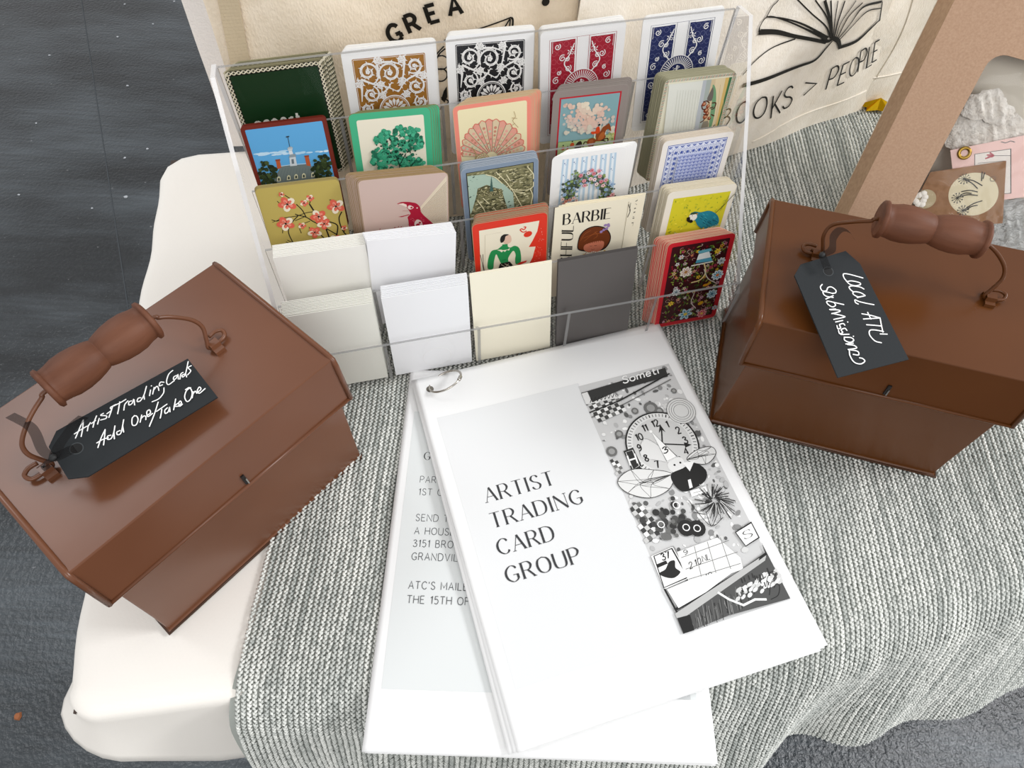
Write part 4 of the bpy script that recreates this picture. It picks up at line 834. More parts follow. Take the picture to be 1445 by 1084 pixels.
for i in range(26): t = PI*R_.random()+PI; r = R_.uniform(20, 100); x, y = 600+r*math.cos(t), 780+r*.9*math.sin(t); a.line(a.qs([(600, 790), (x, y)]), .00025, R_.choice(['#e9d9cf', rd, '#c76a7c'])) if i % 3 else a.circ(a.q(x, y), .0005, rd, 5)
a.line(a.qs([(330, 740), (315, 800), (345, 780)]), .0003, rd, sm=True); a.circ(a.q(412, 765), .0005, rd, 5)
fin(a, 2, 1)
# B3 shell
a = art(1, 2, step=2e-6); a.Z(*ZE); a.poly(rrect(WB-.0068, CH-.0068, .0016, 3, .0034), '#efe3b8')
C = (245, 730); N = 17
for i in range(N):
    t0 = math.radians(182-4-(188)*i/N); t1 = math.radians(182-4-188*(i+1)/N); R1 = 137+38*math.sin(PI*(i+.5)/N)
    P0 = (C[0]+28*math.cos(t0), C[1]-28*math.sin(t0)); P1_ = (C[0]+28*math.cos(t1), C[1]-28*math.sin(t1)); tm_ = (t0+t1)/2
    a.poly(a.qs([P0, (C[0]+R1*math.cos(t0), C[1]-R1*math.sin(t0)), (C[0]+(R1+7)*math.cos(tm_), C[1]-(R1+7)*math.sin(tm_)), (C[0]+R1*math.cos(t1), C[1]-R1*math.sin(t1)), P1_]), '#e3a08d' if i % 2 else '#dcc7a4')
    a.line(a.qs([P0, (C[0]+R1*math.cos(t0), C[1]-R1*math.sin(t0))]), .00035, '#7a6a58')
    for j in range(6):
        rr = 50+j*18; p = (C[0]+rr*math.cos(tm_), C[1]-rr*math.sin(tm_)); a.circ(a.q(*p), .0007+.0001*j, R_.choice(['#c9866f', '#d9b08f', '#bfc8ac', '#e7a796']), 6)
    a.line(a.qs([(C[0]+(R1-6)*math.cos(t0), C[1]-(R1-6)*math.sin(t0)), (C[0]+(R1+5)*math.cos(tm_), C[1]-(R1+5)*math.sin(tm_)), (C[0]+(R1-6)*math.cos(t1), C[1]-(R1-6)*math.sin(t1))]), .0006, '#d9705f', sm=True)
a.circ(a.q(200, 745), .0058, '#e6d8ae', 20); 
for i in range(3): a.ring(a.q(198+i*3, 742), .0056-.0014*i, .0005, ['#b8a478', '#c58f74', '#a89a70'][i], 18, 0, 300)
for i in range(9): t = i*.35; a.line([a.q(200, 742), (a.q(200, 742)[0]+.0055*math.cos(t+1), a.q(200, 742)[1]+.0055*math.sin(t+1))], .0002, '#a08c66')
a.circ(a.q(330, 745), .0052, '#e9dcae', 16, ry=.004); a.line(a.qs([(150, 680), (170, 720), (160, 780)]), .0006, '#b39060', sm=True)
for pts in ([(345, 515), (352, 540), (340, 560), (365, 590)], [(335, 545), (360, 548)], [(350, 570), (330, 585)]): a.line(a.qs(pts), .0004, '#b39a70', sm=len(pts) > 2)
fin(a, 1, 2)
# C3 aerial city
a = art(2, 2, step=1.5e-6); w = WB; m_ = .0042; x0, x1, y0, y1 = -w/2+m_, w/2-m_, m_, CH-m_
a.poly([(x0-.0005, y0-.0005), (x1+.0005, y0-.0005), (x1+.0005, y1+.0005), (x0-.0005, y1+.0005)], '#14161a'); a.poly([(x0, y0), (x1, y0), (x1, y1), (x0, y1)], '#8a8662')
a.Z(*ZF)
def cl(p): return (min(max(p[0], x0), x1), min(max(p[1], y0), y1))
for i in range(1100):
    x, y = R_.uniform(x0+.001, x1-.001), R_.uniform(y0+.022, y1-.001); s_ = R_.uniform(.0005, .0013); t = R_.choice([.15, -.1, .35, 1.2])
    a.poly([cl((x+s_*math.cos(t+q)*(1.5 if j % 2 else 1), y+s_*.6*math.sin(t+q))) for j, q in enumerate((.6, 2.5, 3.7, 5.7))], R_.choice(['#6b6a4a', '#7d7a56', '#cfc89c', '#4a4a34', '#b9b288', '#ded7b0', '#3c3f2e', '#98946c']))
wat = '#a9bfae'
a.poly([cl(p) for p in a.qs([(100, 145), (250, 128), (345, 175), (450, 270), (462, 390), (410, 395), (380, 300), (365, 245), (320, 235), (250, 210), (180, 240), (170, 300), (135, 420), (95, 440)])], wat)
for i in range(14): x, y = R_.uniform(110, 170), R_.uniform(160, 400); a.line(a.qs([(x, y), (x+R_.uniform(5, 14), y+R_.uniform(-3, 3))]), .0002, '#5f7d70')
for p in ((150, 152), (107, 225), (125, 305), (420, 340), (430, 370)): a.circ(a.q(*p), .001, '#3a4a42', 7, ry=.0005, rot=.5)
for i in range(130): x, y = R_.uniform(185, 370), R_.uniform(245, 300); a.poly([(a.q(x, y)[0]+dx_, a.q(x, y)[1]+dy_) for dx_, dy_ in ((0, 0), (.0008, .0002), (.0007, .0009), (-.0001, .0007))], R_.choice(['#77724f', '#9a9468', '#55553b', '#bfb78e']))
a.poly(a.qs([(285, 140), (293, 205), (300, 260), (272, 260), (280, 205)]), '#3f5f58')
for pts in ([(320, 110), (400, 190), (440, 240), (500, 250), (580, 240), (640, 180)], [(440, 240), (470, 290), (520, 380), (550, 430)], [(580, 240), (600, 290), (590, 370), (640, 410)], [(120, 465), (230, 450), (310, 440)], [(180, 330), (230, 400), (240, 440)], [(400, 130), (430, 180)], [(460, 260), (540, 270)], [(300, 380), (350, 440)], [(560, 70), (610, 130), (630, 160)], [(220, 310), (270, 355)], [(240, 130), (310, 150), (370, 200)]):
    a.line([cl(p) for p in smooth_pts(a.qs(pts), 5)], .0007, '#dcd4ac')
fin(a, 2, 2)
# D3 dancer
a = art(3, 2); a.Z(*ZI)
a.poly(a.qs([(300, 465), (1010, 345), (985, 470), (930, 580), (885, 655), (965, 650), (930, 780), (860, 905), (800, 1080), (330, 1150)]), '#e8dfc8')
for i in range(40): x, y = R_.uniform(930, 1060), R_.uniform(400, 880); (a.circ(a.q(x, y), .00022, '#f0dcc8', 5) if x > 985-(y-400)*.1 and x+y*.25 > 1130 else None)
a.line(a.qs([(370, 990), (370, 515), (560, 480)]), .00015, '#b9ac92')
a.circ(a.q(875, 503), .0033, '#d8321c', 20, ry=.0027, rot=.3); a.line(a.qs([(860, 465), (820, 480), (785, 455), (800, 440), (830, 450), (850, 420), (825, 420)]), .0009, '#d8321c', sm=True)
gr = '#1f8a4c'
a.blob(a.qs([(630, 615), (570, 640), (520, 680), (450, 700), (415, 770), (400, 860), (410, 915), (465, 910), (475, 830), (500, 740), (530, 790), (565, 850), (640, 840), (645, 780), (700, 700), (730, 740), (725, 800), (735, 855), (790, 830), (792, 740), (770, 665), (720, 640), (670, 660), (640, 650)]), gr)
a.poly(a.qs([(572, 625), (635, 620), (632, 680), (580, 685)]), gr); a.poly(a.qs([(510, 690), (560, 685), (580, 692), (640, 684), (662, 665), (655, 695), (625, 690), (605, 712), (585, 700), (565, 718), (545, 702)]), '#e8dfc8')
a.blob(a.qs([(585, 545), (620, 510), (665, 515), (682, 560), (670, 600), (620, 620), (585, 600)]), '#d9b6a0'); a.blob(a.qs([(548, 575), (560, 530), (600, 505), (650, 508), (612, 530), (605, 560), (590, 590), (560, 605)]), '#171310')
a.line(a.qs([(570, 812), (620, 800)]), .0004, '#0e5a30')
a.poly(a.qs([(548, 850), (660, 825), (700, 870), (770, 925), (760, 1000), (500, 1020), (520, 930)]), '#14120f')
for p, q in (((560, 860), (720, 960)), ((600, 850), (760, 930)), ((540, 920), (620, 980)), ((700, 870), (610, 970)), ((650, 850), (550, 950)), ((750, 920), (700, 960))): a.line(a.qs([p, q]), .00035, '#d8cfb8')
a.poly(a.qs([(740, 860), (790, 830), (865, 812), (850, 835), (780, 862)]), '#cf2a20'); a.poly(a.qs([(345, 950), (400, 935), (462, 922), (450, 955), (370, 970)]), '#cf2a20')
a.line(a.qs([(315, 745), (345, 880), (368, 985)]), .0004, '#1c1814'); a.line(a.qs([(345, 740), (352, 880), (368, 985)]), .0004, '#1c1814')
fin(a, 3, 2)
# B4 rider
a = art(1, 3, step=2e-6); a.Z(*ZE); x0, x1, y0, y1 = -WB/2+.0062, WB/2-.0062, .0062, CH-.0062
a.poly([(x0-.0012, y0-.0012), (x1+.0012, y0-.0012), (x1+.0012, y1+.0012), (x0-.0012, y1+.0012)], '#b51c2c'); a.poly([(x0, y0), (x1, y0), (x1, y1), (x0, y1)], '#7fa3a8')
for i in range(240):
    t = R_.random(); x = R_.gauss(690, 45); y = 480+t*130; c = ['#e3d6bf', '#dcc6b2', '#d9b8a6', '#d8baab', '#c9b9ae', '#b9b6ae'][min(5, int(t*4+abs(x-690)/45))]; q = cl(a.q(x+ (y-480)*.2*R_.uniform(-1, 1), y)); a.circ((min(max(q[0], x0+.003), x1-.003), q[1]), R_.uniform(.0009, .0019), c, 9)
for i in range(36): x, y = R_.uniform(580, 840), R_.uniform(585, 620); q = a.q(x, y); a.circ((min(max(q[0], x0+.002), x1-.002), q[1]), R_.uniform(.001, .002), R_.choice(['#d9cdb8', '#cfc7b6']), 7)
a.Z(770, 110, 9.854)
a.poly([cl(p) for p in a.qs([(100, 900), (550, 850), (1100, 735), (1100, 1200), (100, 1200)])], '#a8b884'); a.poly([cl(p) for p in a.qs([(100, 905), (400, 880), (520, 960), (100, 1000)])], '#9db27c'); a.line([cl(p) for p in a.qs([(150, 893), (550, 850), (1080, 742)])], .0004, '#6f8a5c')
for i in range(26): x = R_.uniform(870, 1020); y = R_.uniform(770, 870)-(x-870)*.1; q = cl(a.q(x, y)); a.circ((min(q[0], x1-.0012), q[1]), R_.uniform(.0006, .0011), R_.choice(['#8a9a52', '#b9b56c', '#71873f', '#c4bd7c']), 7)
hb = '#8a4118'
a.blob(a.qs([(695, 850), (700, 780), (760, 735), (790, 680), (840, 650), (880, 625), (905, 700), (900, 735), (870, 705), (840, 720), (820, 770), (830, 820), (760, 870), (690, 880), (660, 940), (600, 950), (570, 910), (590, 850), (660, 830)]), hb)
a.blob(a.qs([(760, 770), (800, 740), (815, 790), (780, 850), (720, 850)]), '#b0602a'); a.blob(a.qs([(600, 870), (650, 850), (660, 900), (610, 930)]), '#a5562a')
for pts in ([(760, 868), (850, 832), (862, 868), (838, 902)], [(780, 862), (822, 872), (808, 905)], [(575, 885), (535, 888), (515, 955)], [(610, 940), (590, 975)], [(650, 930), (640, 975)]): a.line(a.qs(pts), .0009, '#3a1c0c', sm=True)
a.blob(a.qs([(630, 742), (690, 735), (700, 690), (740, 670), (752, 740), (720, 765), (690, 775), (640, 775)]), '#cf4318'); a.circ(a.q(742, 645), .0009, '#15171c', 8); a.line(a.qs([(682, 770), (676, 830)]), .0009, '#e4dcc8'); a.line(a.qs([(850, 730), (900, 738)]), .0003, '#e4dcc8')
for x, y, r_ in ((238, 975, 28), (365, 925, 34), (300, 975, 18)): a.circ(a.q(x, y), r_*.00005, '#b8481c', 8, ry=r_*.00006); a.circ(a.q(x+4, y-r_*1.5), .0006, '#1c1814', 6)
a.blob(a.qs([(395, 980), (430, 900), (480, 870), (500, 900), (490, 960), (440, 975)]), '#2a2018')
fin(a, 1, 3)
# C4 wreath
a = art(2, 3, step=2e-6); a.Z(*ZG)
for i in range(6):
    xt = 208+i*73; yt = 300-i*10; xb_ = xt-45; a.poly(a.qs([(xt-24, yt), (xt+24, yt-6), (xb_+28, 720), (xb_-22, 720)]), '#b9d0e2'); a.poly(a.qs([(xt-10, yt), (xt+8, yt-2), (xb_+10, 720), (xb_-8, 720)]), '#e6eef4')
    for j in range(3): x, y = xt-8-j*10, yt+30+j*90; a.circ(a.q(x, y), .0006, '#7f93b4', 6); a.circ(a.q(x+8, y+10), .0004, '#8fa3c0', 6)
Cw = (375, 560)
for i in range(520):
    t = R_.uniform(-.35, PI+.35) if R_.random() < .85 else R_.uniform(0, 2*PI); r = R_.gauss(1, .16); x, y = Cw[0]+r*150*math.cos(t), Cw[1]-r*125*math.sin(t); s_ = R_.uniform(.0007, .0014)
    a.circ(a.q(x, y), s_, R_.choice(['#4a5a3c', '#6f8a3e', '#5b6660', '#8aa060', '#3f4a48', '#8ea9c4', '#566a4c', '#77857c']), 6)
def flo(x, y, s_, c, cc='#8e2f3a'):
    q = a.q(x, y)
    for i in range(5): t = i*1.2566+x; a.circ((q[0]+s_*.8*math.cos(t), q[1]+s_*.8*math.sin(t)), s_*.62, c, 7)
    a.circ(q, s_*.4, cc, 6)
for x, y in ((320, 415), (345, 455), (380, 395), (420, 400), (395, 440), (425, 445), (465, 420), (350, 490), (440, 480), (475, 460), (490, 490), (460, 380), (510, 450), (405, 375)): flo(x, y, .0013, R_.choice(['#e3a0a8', '#efc9cc', '#d9858f', '#f2dada']))
for x, y in ((180, 595), (205, 610), (235, 600), (265, 585), (285, 605), (230, 635), (190, 630), (255, 625)): flo(x, y, .0012, R_.choice(['#e0a090', '#f0cfc4', '#d98a78']))
for x, y, c in ((470, 600, '#f0e6c8'), (530, 585, '#d88a8c'), (500, 625, '#a84048'), (450, 640, '#a84048'), (560, 560, '#e6a8aa')): flo(x, y, .0016, c)
for x, y in ((510, 520), (195, 560), (290, 640), (555, 480)): flo(x, y, .0012, '#9ab6d6', '#5f7fae')
fin(a, 2, 3)
# D4 game card
a = art(3, 3); a.Z(*ZG); ink = '#1d1a17'
A0, B0, C0 = (np.array(a.q(*p)) for p in ((190, 798), (548, 748), (195, 718)))
L_ = sum(glyph(c)[0]+.22 for c in 'BARBIE')-.22; a.text('BARBIE', A0, (B0-A0)/L_, C0-A0, ink, .14, serif=True, sp=.22)
A0, B0, C0 = (np.array(a.q(*p)) for p in ((248, 1085), (268, 805), (165, 1085))); L_ = sum(glyph(c)[0]+.2 for c in 'SHFUL')-.2
a.text('SHFUL', A0, (B0-A0)/L_, C0-A0, ink, .13, serif=True, sp=.2)
a.line(a.qs([(690, 620), (632, 1000)]), .0003, '#8f8468')
for pts, w_ in (([(688, 640), (700, 690), (680, 740)], 1), ([(705, 628), (695, 690)], .6)): a.line(a.qs(pts), w_*.0005, ink, sm=len(pts) > 2)
hair = '#6e3416'; skin = '#c9765a'
a.blob(a.qs([(300, 985), (300, 930), (320, 870), (370, 825), (440, 805), (510, 820), (550, 870), (545, 930), (500, 985), (430, 1000), (350, 1000)]), '#1c1512')
a.blob(a.qs([(306, 980), (306, 930), (326, 875), (373, 831), (440, 812), (506, 828), (543, 873), (538, 925), (498, 975), (430, 990), (350, 990)]), hair)
a.blob(a.qs([(345, 965), (365, 945), (430, 925), (490, 920), (500, 950), (480, 985), (430, 1010), (375, 1005), (348, 990)]), skin)
for pts in ([(340, 900), (420, 870), (500, 860)], [(345, 925), (400, 880), (450, 845)], [(430, 850), (450, 880), (420, 905)], [(320, 920), (350, 870), (400, 840)]): a.line(a.qs(pts), .0003, '#a85a2c', sm=True)
for i in range(10): x = 345+i*16; a.line(a.qs([(x, 950-i*3), (x+6, 925-i*2)]), .0005, hair)
for p in ((400, 960), (435, 957)): a.line(a.qs([(p[0]-9, p[1]-3), p, (p[0]+9, p[1]-4)]), .0003, ink, sm=True)
a.line(a.qs([(402, 983), (415, 988), (428, 981)]), .0003, '#7a2418', sm=True)
a.blob(a.qs([(330, 1060), (345, 1020), (400, 1018), (480, 1000), (510, 992), (525, 1020), (520, 1060)]), '#c79a2c')
for i in range(14): x, y = R_.uniform(350, 505), R_.uniform(1015, 1050); a.circ(a.q(x, y), .0009, R_.choice(['#8f2f1c', '#5b2a14']), 6)
for i in range(11): a.circ(a.q(350+i*14, 1015-i*1.5+4*math.sin(i)), .0006, '#efe8d8', 7)
for x, y in ((478, 850), (498, 835), (520, 825), (535, 805), (510, 800), (532, 795)): a.circ(a.q(x, y), .0013, '#9a7fae', 8)
a.circ(a.q(506, 825), .0007, '#5f4674', 6)
fin(a, 3, 3)
second = [o for o in bpy.data.objects if o.get('label', '').startswith('cream game card sticking')][0]
second['label'] = 'cream game card with partly hidden sideways lettering right behind the hair bow card'; del second['group']
a2 = Art(lambda a_, b_, h: (a_, b_, h), None, 3e-6, 5e-5)
a2.text('YAMLE', (WD/2-.0068, CH-.004), (0, -.0062), (.0055, 0), ink, .1, serif=True); 
o2_ = a2.build('printed_lettering', second)
# B5 sideways landscape
a = art(1, 4, step=2e-6); w = WB; a.poly(rrect(w-.0012, CH-.0012, .003, 3, .0006), '#e3dfc8')
for i in range(54):
    x = -w/2+.002+(w-.004)*i/53
    for y in (.0018, CH-.0018): a.line([(x, y-.001), (x+.0003, y+.001)], .0004, ['#4a5a44', '#a85a44', '#5a6a64'][i % 3])
for i in range(84):
    y = .002+(CH-.004)*i/83
    for x in (-w/2+.0018, w/2-.0018): a.line([(x-.001, y), (x+.001, y+.0003)], .0004, ['#4a5a44', '#a85a44', '#5a6a64'][i % 3])
a.Z(910, 90, 9.036); x0, x1, y0, y1 = -w/2+.0038, w/2-.0034, .0034, CH-.0038
def strip(l0, r0, col):      # boundaries follow the card: top x, 650px lower x
    def edge(v): p, q = np.array(a.q(v[0], 240)), np.array(a.q(v[1], 880)); d = (q-p)/(q[1]-p[1]); return [(min(max((p+d*(y-p[1]))[0], x0), x1), y) for y in (y0, y1)]
    A_, B_ = edge(l0), edge(r0); a.poly([A_[0], B_[0], B_[1], A_[1]], col)
strip((300, 230), (760, 620), '#dcddd3'); strip((735, 610), (790, 680), '#b4b9be'); strip((780, 670), (850, 720), '#a3aca6'); strip((840, 715), (905, 850), '#cbb894'); strip((895, 840), (1030, 960), '#d8c6a2'); strip((1020, 950), (1080, 1020), '#cfae66'); strip((1068, 1010), (1200, 1100), '#3f6f46')
a.blob(a.qs([(860, 270), (895, 300), (905, 420), (890, 600), (850, 780), (810, 870), (820, 700), (850, 480)]), '#6f9a72')
a.blob(a.qs([(865, 290), (870, 380), (850, 460), (810, 470), (790, 440), (830, 350)]), '#6a625c'); a.poly(a.qs([(740, 730), (800, 720), (810, 760), (780, 860), (690, 860)]), '#8a8272')
for pts in ([(1020, 250), (960, 880)], [(960, 260), (880, 880)]): a.line(a.qs(pts), .0003, '#c2a878')
for c, r_ in (((750, 510), 34), ((800, 535), 30), ((775, 590), 40), ((765, 670), 38), ((815, 690), 28), ((790, 630), 30), ((650, 870), 34), ((690, 840), 24), ((740, 880), 26)): a.circ(a.q(*c), r_*.000055, R_.choice(['#8a3f22', '#7a3319', '#9a5230']), 10, rot=1); a.circ(a.q(c[0]+6, c[1]-6), r_*.00003, '#c08a68', 8)
for pts in ([(740, 480), (790, 470), (820, 500)], [(850, 495), (900, 495), (880, 560), (840, 575)], [(820, 560), (870, 545)], [(700, 745), (740, 720), (760, 690)], [(840, 640), (880, 660)], [(720, 520), (730, 570), (770, 580)], [(740, 640), (800, 650)]): a.line(a.qs(pts), .0009, '#4f1f10', sm=len(pts) > 2)
a.line(a.qs([(890, 770), (810, 850)]), .0006, '#1d1a16')
for i in range(9): x = 420+i*34; a.line(a.qs([(x, 330), (x-70, 860)]), .0004, '#d2d4c8')
fin(a, 1, 4)
# C5 blue lace
a = art(2, 4, step=1.5e-6); w = WB; m_ = .0048; bl, wh = '#3b55a5', '#e6e6ec'
x0, x1, y0, y1 = -w/2+m_, w/2-m_, m_, CH-m_
a.poly([(x0, y0), (x1, y0), (x1, y1), (x0, y1)], bl)
def box_(m, c): a.poly([(x0+m, y0+m), (x1-m, y0+m), (x1-m, y1-m), (x0+m, y1-m)], c)
box_(.0005, '#dfe3f2'); box_(.0011, bl); box_(.0013, '#dfe3f2')
def along(m, step, fn):
    nx_ = int(round((x1-x0-2*m)/step)); ny_ = int(round((y1-y0-2*m)/step))
    for i in range(nx_+1):
        x = x0+m+(x1-x0-2*m)*i/nx_
        fn(x, y0+m, 0, 1); fn(x, y1-m, 0, -1)
    for j in range(1, ny_):
        y = y0+m+(y1-y0-2*m)*j/ny_; fn(x0+m, y, 1, 0); fn(x1-m, y, -1, 0)
def tri(x, y, dx, dy): 
    t_ = (dy, dx); a.poly([(x-t_[0]*.0018-dx*.0005, y-t_[1]*.0018-dy*.0005), (x+t_[0]*.0018-dx*.0005, y+t_[1]*.0018-dy*.0005), (x+dx*.0014, y+dy*.0014)], bl); a.circ((x+dx*.0002, y+dy*.0002), .0003, '#dfe3f2', 5)
along(.0022, .0048, tri); along(.0036, .0024, lambda x, y, dx, dy: a.circ((x, y), .0003, bl, 5))
a.line([(x0+.0046, y0+.0046), (x1-.0046, y0+.0046), (x1-.0046, y1-.0046), (x0+.0046, y1-.0046)], .0003, bl, closed=True)
def snow(x, y, dx, dy):
    for t in range(6): a.line([(x, y), (x+.0017*math.cos(t*1.047), y+.0017*math.sin(t*1.047))], .0006, bl)
    for q_ in (-1, 1): a.poly([(x+dy*.0024+dx*.0016*q_-.0006, y+dx*.0024+dy*.0016*q_), (x+dy*.0024+dx*.0016*q_+.0006, y+dx*.0024+dy*.0016*q_), (x+dy*.0024+dx*.0007*q_, y+dx*.0024+dy*.0007*q_+.0003)], bl)
along(.0073, .0047, snow)
m = .0098; a.poly([(x0+m, y0+m), (x1-m, y0+m), (x1-m, y1-m), (x0+m, y1-m)], '#b9c1e2')
nx_, ny_ = 9, 20
for i in range(nx_):
    for j in range(ny_):
        x = x0+m+(x1-x0-2*m)*(i+.5)/nx_; y = y0+m+(y1-y0-2*m)*(j+.5)/ny_
        a.line([(x-.0013, y+.0008), (x, y-.0010), (x+.0013, y+.0008)], .00035, '#4a61b4'); a.line([(x, y+.0012), (x, y-.0002)], .0003, '#4a61b4'); a.circ((x-.0008, y+.0012), .0003, '#eef0f8', 5)
a.circ((0, CH/2+.001), .0064, '#eef0f6', 24, ry=.0036); a.ring((0, CH/2+.001), .0003, .0001, bl, 6)
for i in range(6): a.ring((-.004+i*.0016, CH/2+.0015), .0007, .0004, '#22305f', 8, 40, 330)
fin(a, 2, 4)
# D5 macaw
a = art(3, 4, step=2e-6); a.Z(*ZH); x0, x1, y1 = -WB/2+.0055, WB/2-.0042, CH-.0068; y0 = .008
a.poly([(x0, y0), (x1, y0), (x1, y1), (x0, y1)], '#d6cc2c')
for i in range(170):
    x, y = R_.uniform(x0+.0015, x1-.0015), R_.uniform(y0+.03, y1-.0015); s_ = R_.uniform(.0006, .0014); t = R_.uniform(0, 3); a.circ((x, y), s_, R_.choice(['#b9bf2a', '#e3d838', '#93a427', '#d6cc2c', '#a8b53a', '#efe24a']), 6, ry=s_*.4, rot=t)
a.line(a.qs([(595, 110), (520, 190), (465, 240)]), .0005, '#5f6426'); a.line(a.qs([(560, 120), (500, 220)]), .0003, '#5f6426')
a.poly([(min(p[0], x1), p[1]) for p in a.qs([(550, 200), (600, 160), (600, 240), (560, 260)])], '#7f9a2c')
tq = '#1f7f92'
a.blob(a.qs([(300, 245), (330, 228), (370, 232), (430, 222), (480, 250), (490, 300), (450, 340), (390, 345), (350, 320), (335, 290), (310, 270)]), tq)
for i in range(34): x, y = R_.uniform(360, 480), R_.uniform(240, 330); a.line(a.qs([(x, y), (x+14, y+10)]), .0005, R_.choice(['#2f98a8', '#155e72', '#3fa6b4', '#0f4a60']))
a.blob(a.qs([(292, 262), (310, 240), (340, 245), (345, 265), (325, 285), (300, 280)]), '#e9e8de'); a.poly(a.qs([(298, 262), (278, 268), (276, 288), (290, 300), (300, 278)]), '#15130f'); a.blob(a.qs([(290, 290), (310, 280), (318, 295), (300, 303)]), '#15130f')
a.blob(a.qs([(300, 248), (320, 232), (350, 235), (335, 244)]), '#2c4a34'); a.circ(a.q(345, 243), .001, '#c98a2c', 6, ry=.0005); a.circ(a.q(315, 255), .0004, '#15130f', 6)
for k_ in range(8): x = 410+k_*15; a.poly(a.qs([(400, 395), (x, 340-k_*5), (x+16, 328-k_*5)]), ['#e6e2a4', '#d6cf86'][k_ % 2])
for k_ in range(5): x = 195+k_*10; a.poly(a.qs([(245, 420), (x-5, 365+k_*2), (x+8, 370)]), ['#ece9c0', '#dcd796'][k_ % 2])
for i in range(26): x, y = R_.gauss(375, 18), R_.gauss(375, 16); a.circ(a.q(x, y), .0009, R_.choice(['#e6c820', '#d8b818', '#f0dc40']), 6)
fin(a, 3, 4)
# E5 floral
a = art(4, 4, step=2e-6); a.poly(rrect(WB-.0084, CH-.0084, .0012, 3, .0042), '#3a0a12')
x0, x1, y0, y1 = -WB/2+.0056, WB/2-.0056, .0056, CH-.0056
for i in range(90): x, y = R_.uniform(x0, x1), R_.uniform(y0, y1); a.circ((x, y), R_.uniform(.0005, .0011), R_.choice(['#7a1020', '#96182a', '#5a0c18']), 6)
for i in range(62):
    x, y = R_.uniform(x0, x1), R_.uniform(y0, y1); t = R_.uniform(0, 6.28); r = R_.uniform(.0014, .0028); P = [(x+r*(1-s_*.7)*math.cos(t+s_*4), y+r*(1-s_*.7)*math.sin(t+s_*4)) for s_ in np.linspace(0, 1, 9)]
    P = [p for p in P if x0-.001 < p[0] < x1+.001 and y0-.001 < p[1] < y1+.001]
    if len(P) > 2: a.ribbon(P, .00035, R_.choice(['#d9c7b4', '#b98a84', '#d8b0a0']))
for i in range(230):
    x, y = R_.uniform(x0+.001, x1-.001), R_.uniform(y0, y1); t = R_.uniform(0, PI); a.circ((x, y), R_.uniform(.001, .0022), R_.choice(['#4a6a24', '#6f8a2c', '#2f4a1c', '#8fa040']), 7, ry=.0006, rot=t)
def bloom(x, y, s_, n_, c1, c2, cc):
    for i in range(n_):
        t = 2*PI*i/n_+x*500; a.circ((x+s_*.62*math.cos(t), y+s_*.62*math.sin(t)), s_*.5, c1, 8, ry=s_*.3, rot=t); a.circ((x+s_*.5*math.cos(t), y+s_*.5*math.sin(t)), s_*.3, c2, 6, ry=s_*.16, rot=t)
    a.circ((x, y), s_*.3, cc, 8)
for i in range(64): bloom(R_.uniform(x0+.001, x1-.001), R_.uniform(y0+.001, y1-.001), R_.uniform(.0013, .002), 5, R_.choice(['#d8b020', '#e6e2d8', '#c8506a', '#d88aa0']), R_.choice(['#e8cc50', '#b8c4c8', '#a02a44']), '#8a3a1c')
a.Z(*ZH)
for c, s_, n_, c1, c2, cc in (((475, 640), .0058, 9, '#e3ebec', '#4f9fb8', '#e07a3c'), ((438, 765), .0054, 8, '#cfdde0', '#6fa3b4', '#3f6f84'), ((262, 900), .0070, 6, '#bcd3da', '#4f8fa8', '#e0c040'), ((370, 895), .0050, 8, '#e6a0a0', '#c8384a', '#e8c848'), ((265, 620), .0058, 8, '#ece4d4', '#c8a89c', '#b07a3c'), ((200, 755), .0042, 7, '#e6e8e6', '#8fa4ac', '#4f6a74'), ((475, 480), .0030, 6, '#e0b820', '#f0d850', '#a86a18'), ((165, 830), .0030, 6, '#e0b820', '#f0d850', '#a86a18'), ((500, 545), .0040, 7, '#d9dcdc', '#a8b4b8', '#6f8084'), ((455, 855), .0030, 6, '#c9d6dc', '#8aa8b8', '#e07a3c'), ((235, 520), .0026, 6, '#dcd8dc', '#a89ca8', '#e0a040')):
    bloom(*a.q(*c), s_*.85, n_, c1, c2, cc)
a.poly(a.qs([(328, 560), (350, 500), (420, 480), (440, 545)]), '#4f9fb8'); a.poly(a.qs([(335, 540), (350, 500), (418, 482), (430, 520)]), '#e6ebe8'); a.line(a.qs([(300, 578), (445, 548)]), .0012, '#e8e4da'); a.poly(a.qs([(345, 480), (430, 460), (435, 478), (350, 497)]), '#5fa8b8')
a.line(a.qs([(385, 560), (395, 620), (360, 670), (300, 690)]), .0012, '#e3cc90', sm=True); a.line(a.qs([(385, 600), (410, 660), (460, 690)]), .0008, '#d8d0c0', sm=True); a.line(a.qs([(320, 760), (300, 820), (330, 860)]), .0008, '#d8d0c0', sm=True)
a.circ(a.q(362, 825), .0026, '#d8a41c', 12, ry=.002, rot=.5); a.circ(a.q(395, 705), .0026, '#d8901c', 9, ry=.0014)
fin(a, 4, 4)
# embossed ring on the white blank
a = art(4, 1); em = MB(); q = np.array(a.pxf((617, 503)))
em.tube([(q[0]+.0115*math.cos(2*PI*k/40), q[1]+.0105*math.sin(2*PI*k/40), -.0001) for k in range(40)], .00022, 5, closed=True); em.build('embossed_ring', M['paper'], FRONT[(4, 1)], smooth=True)
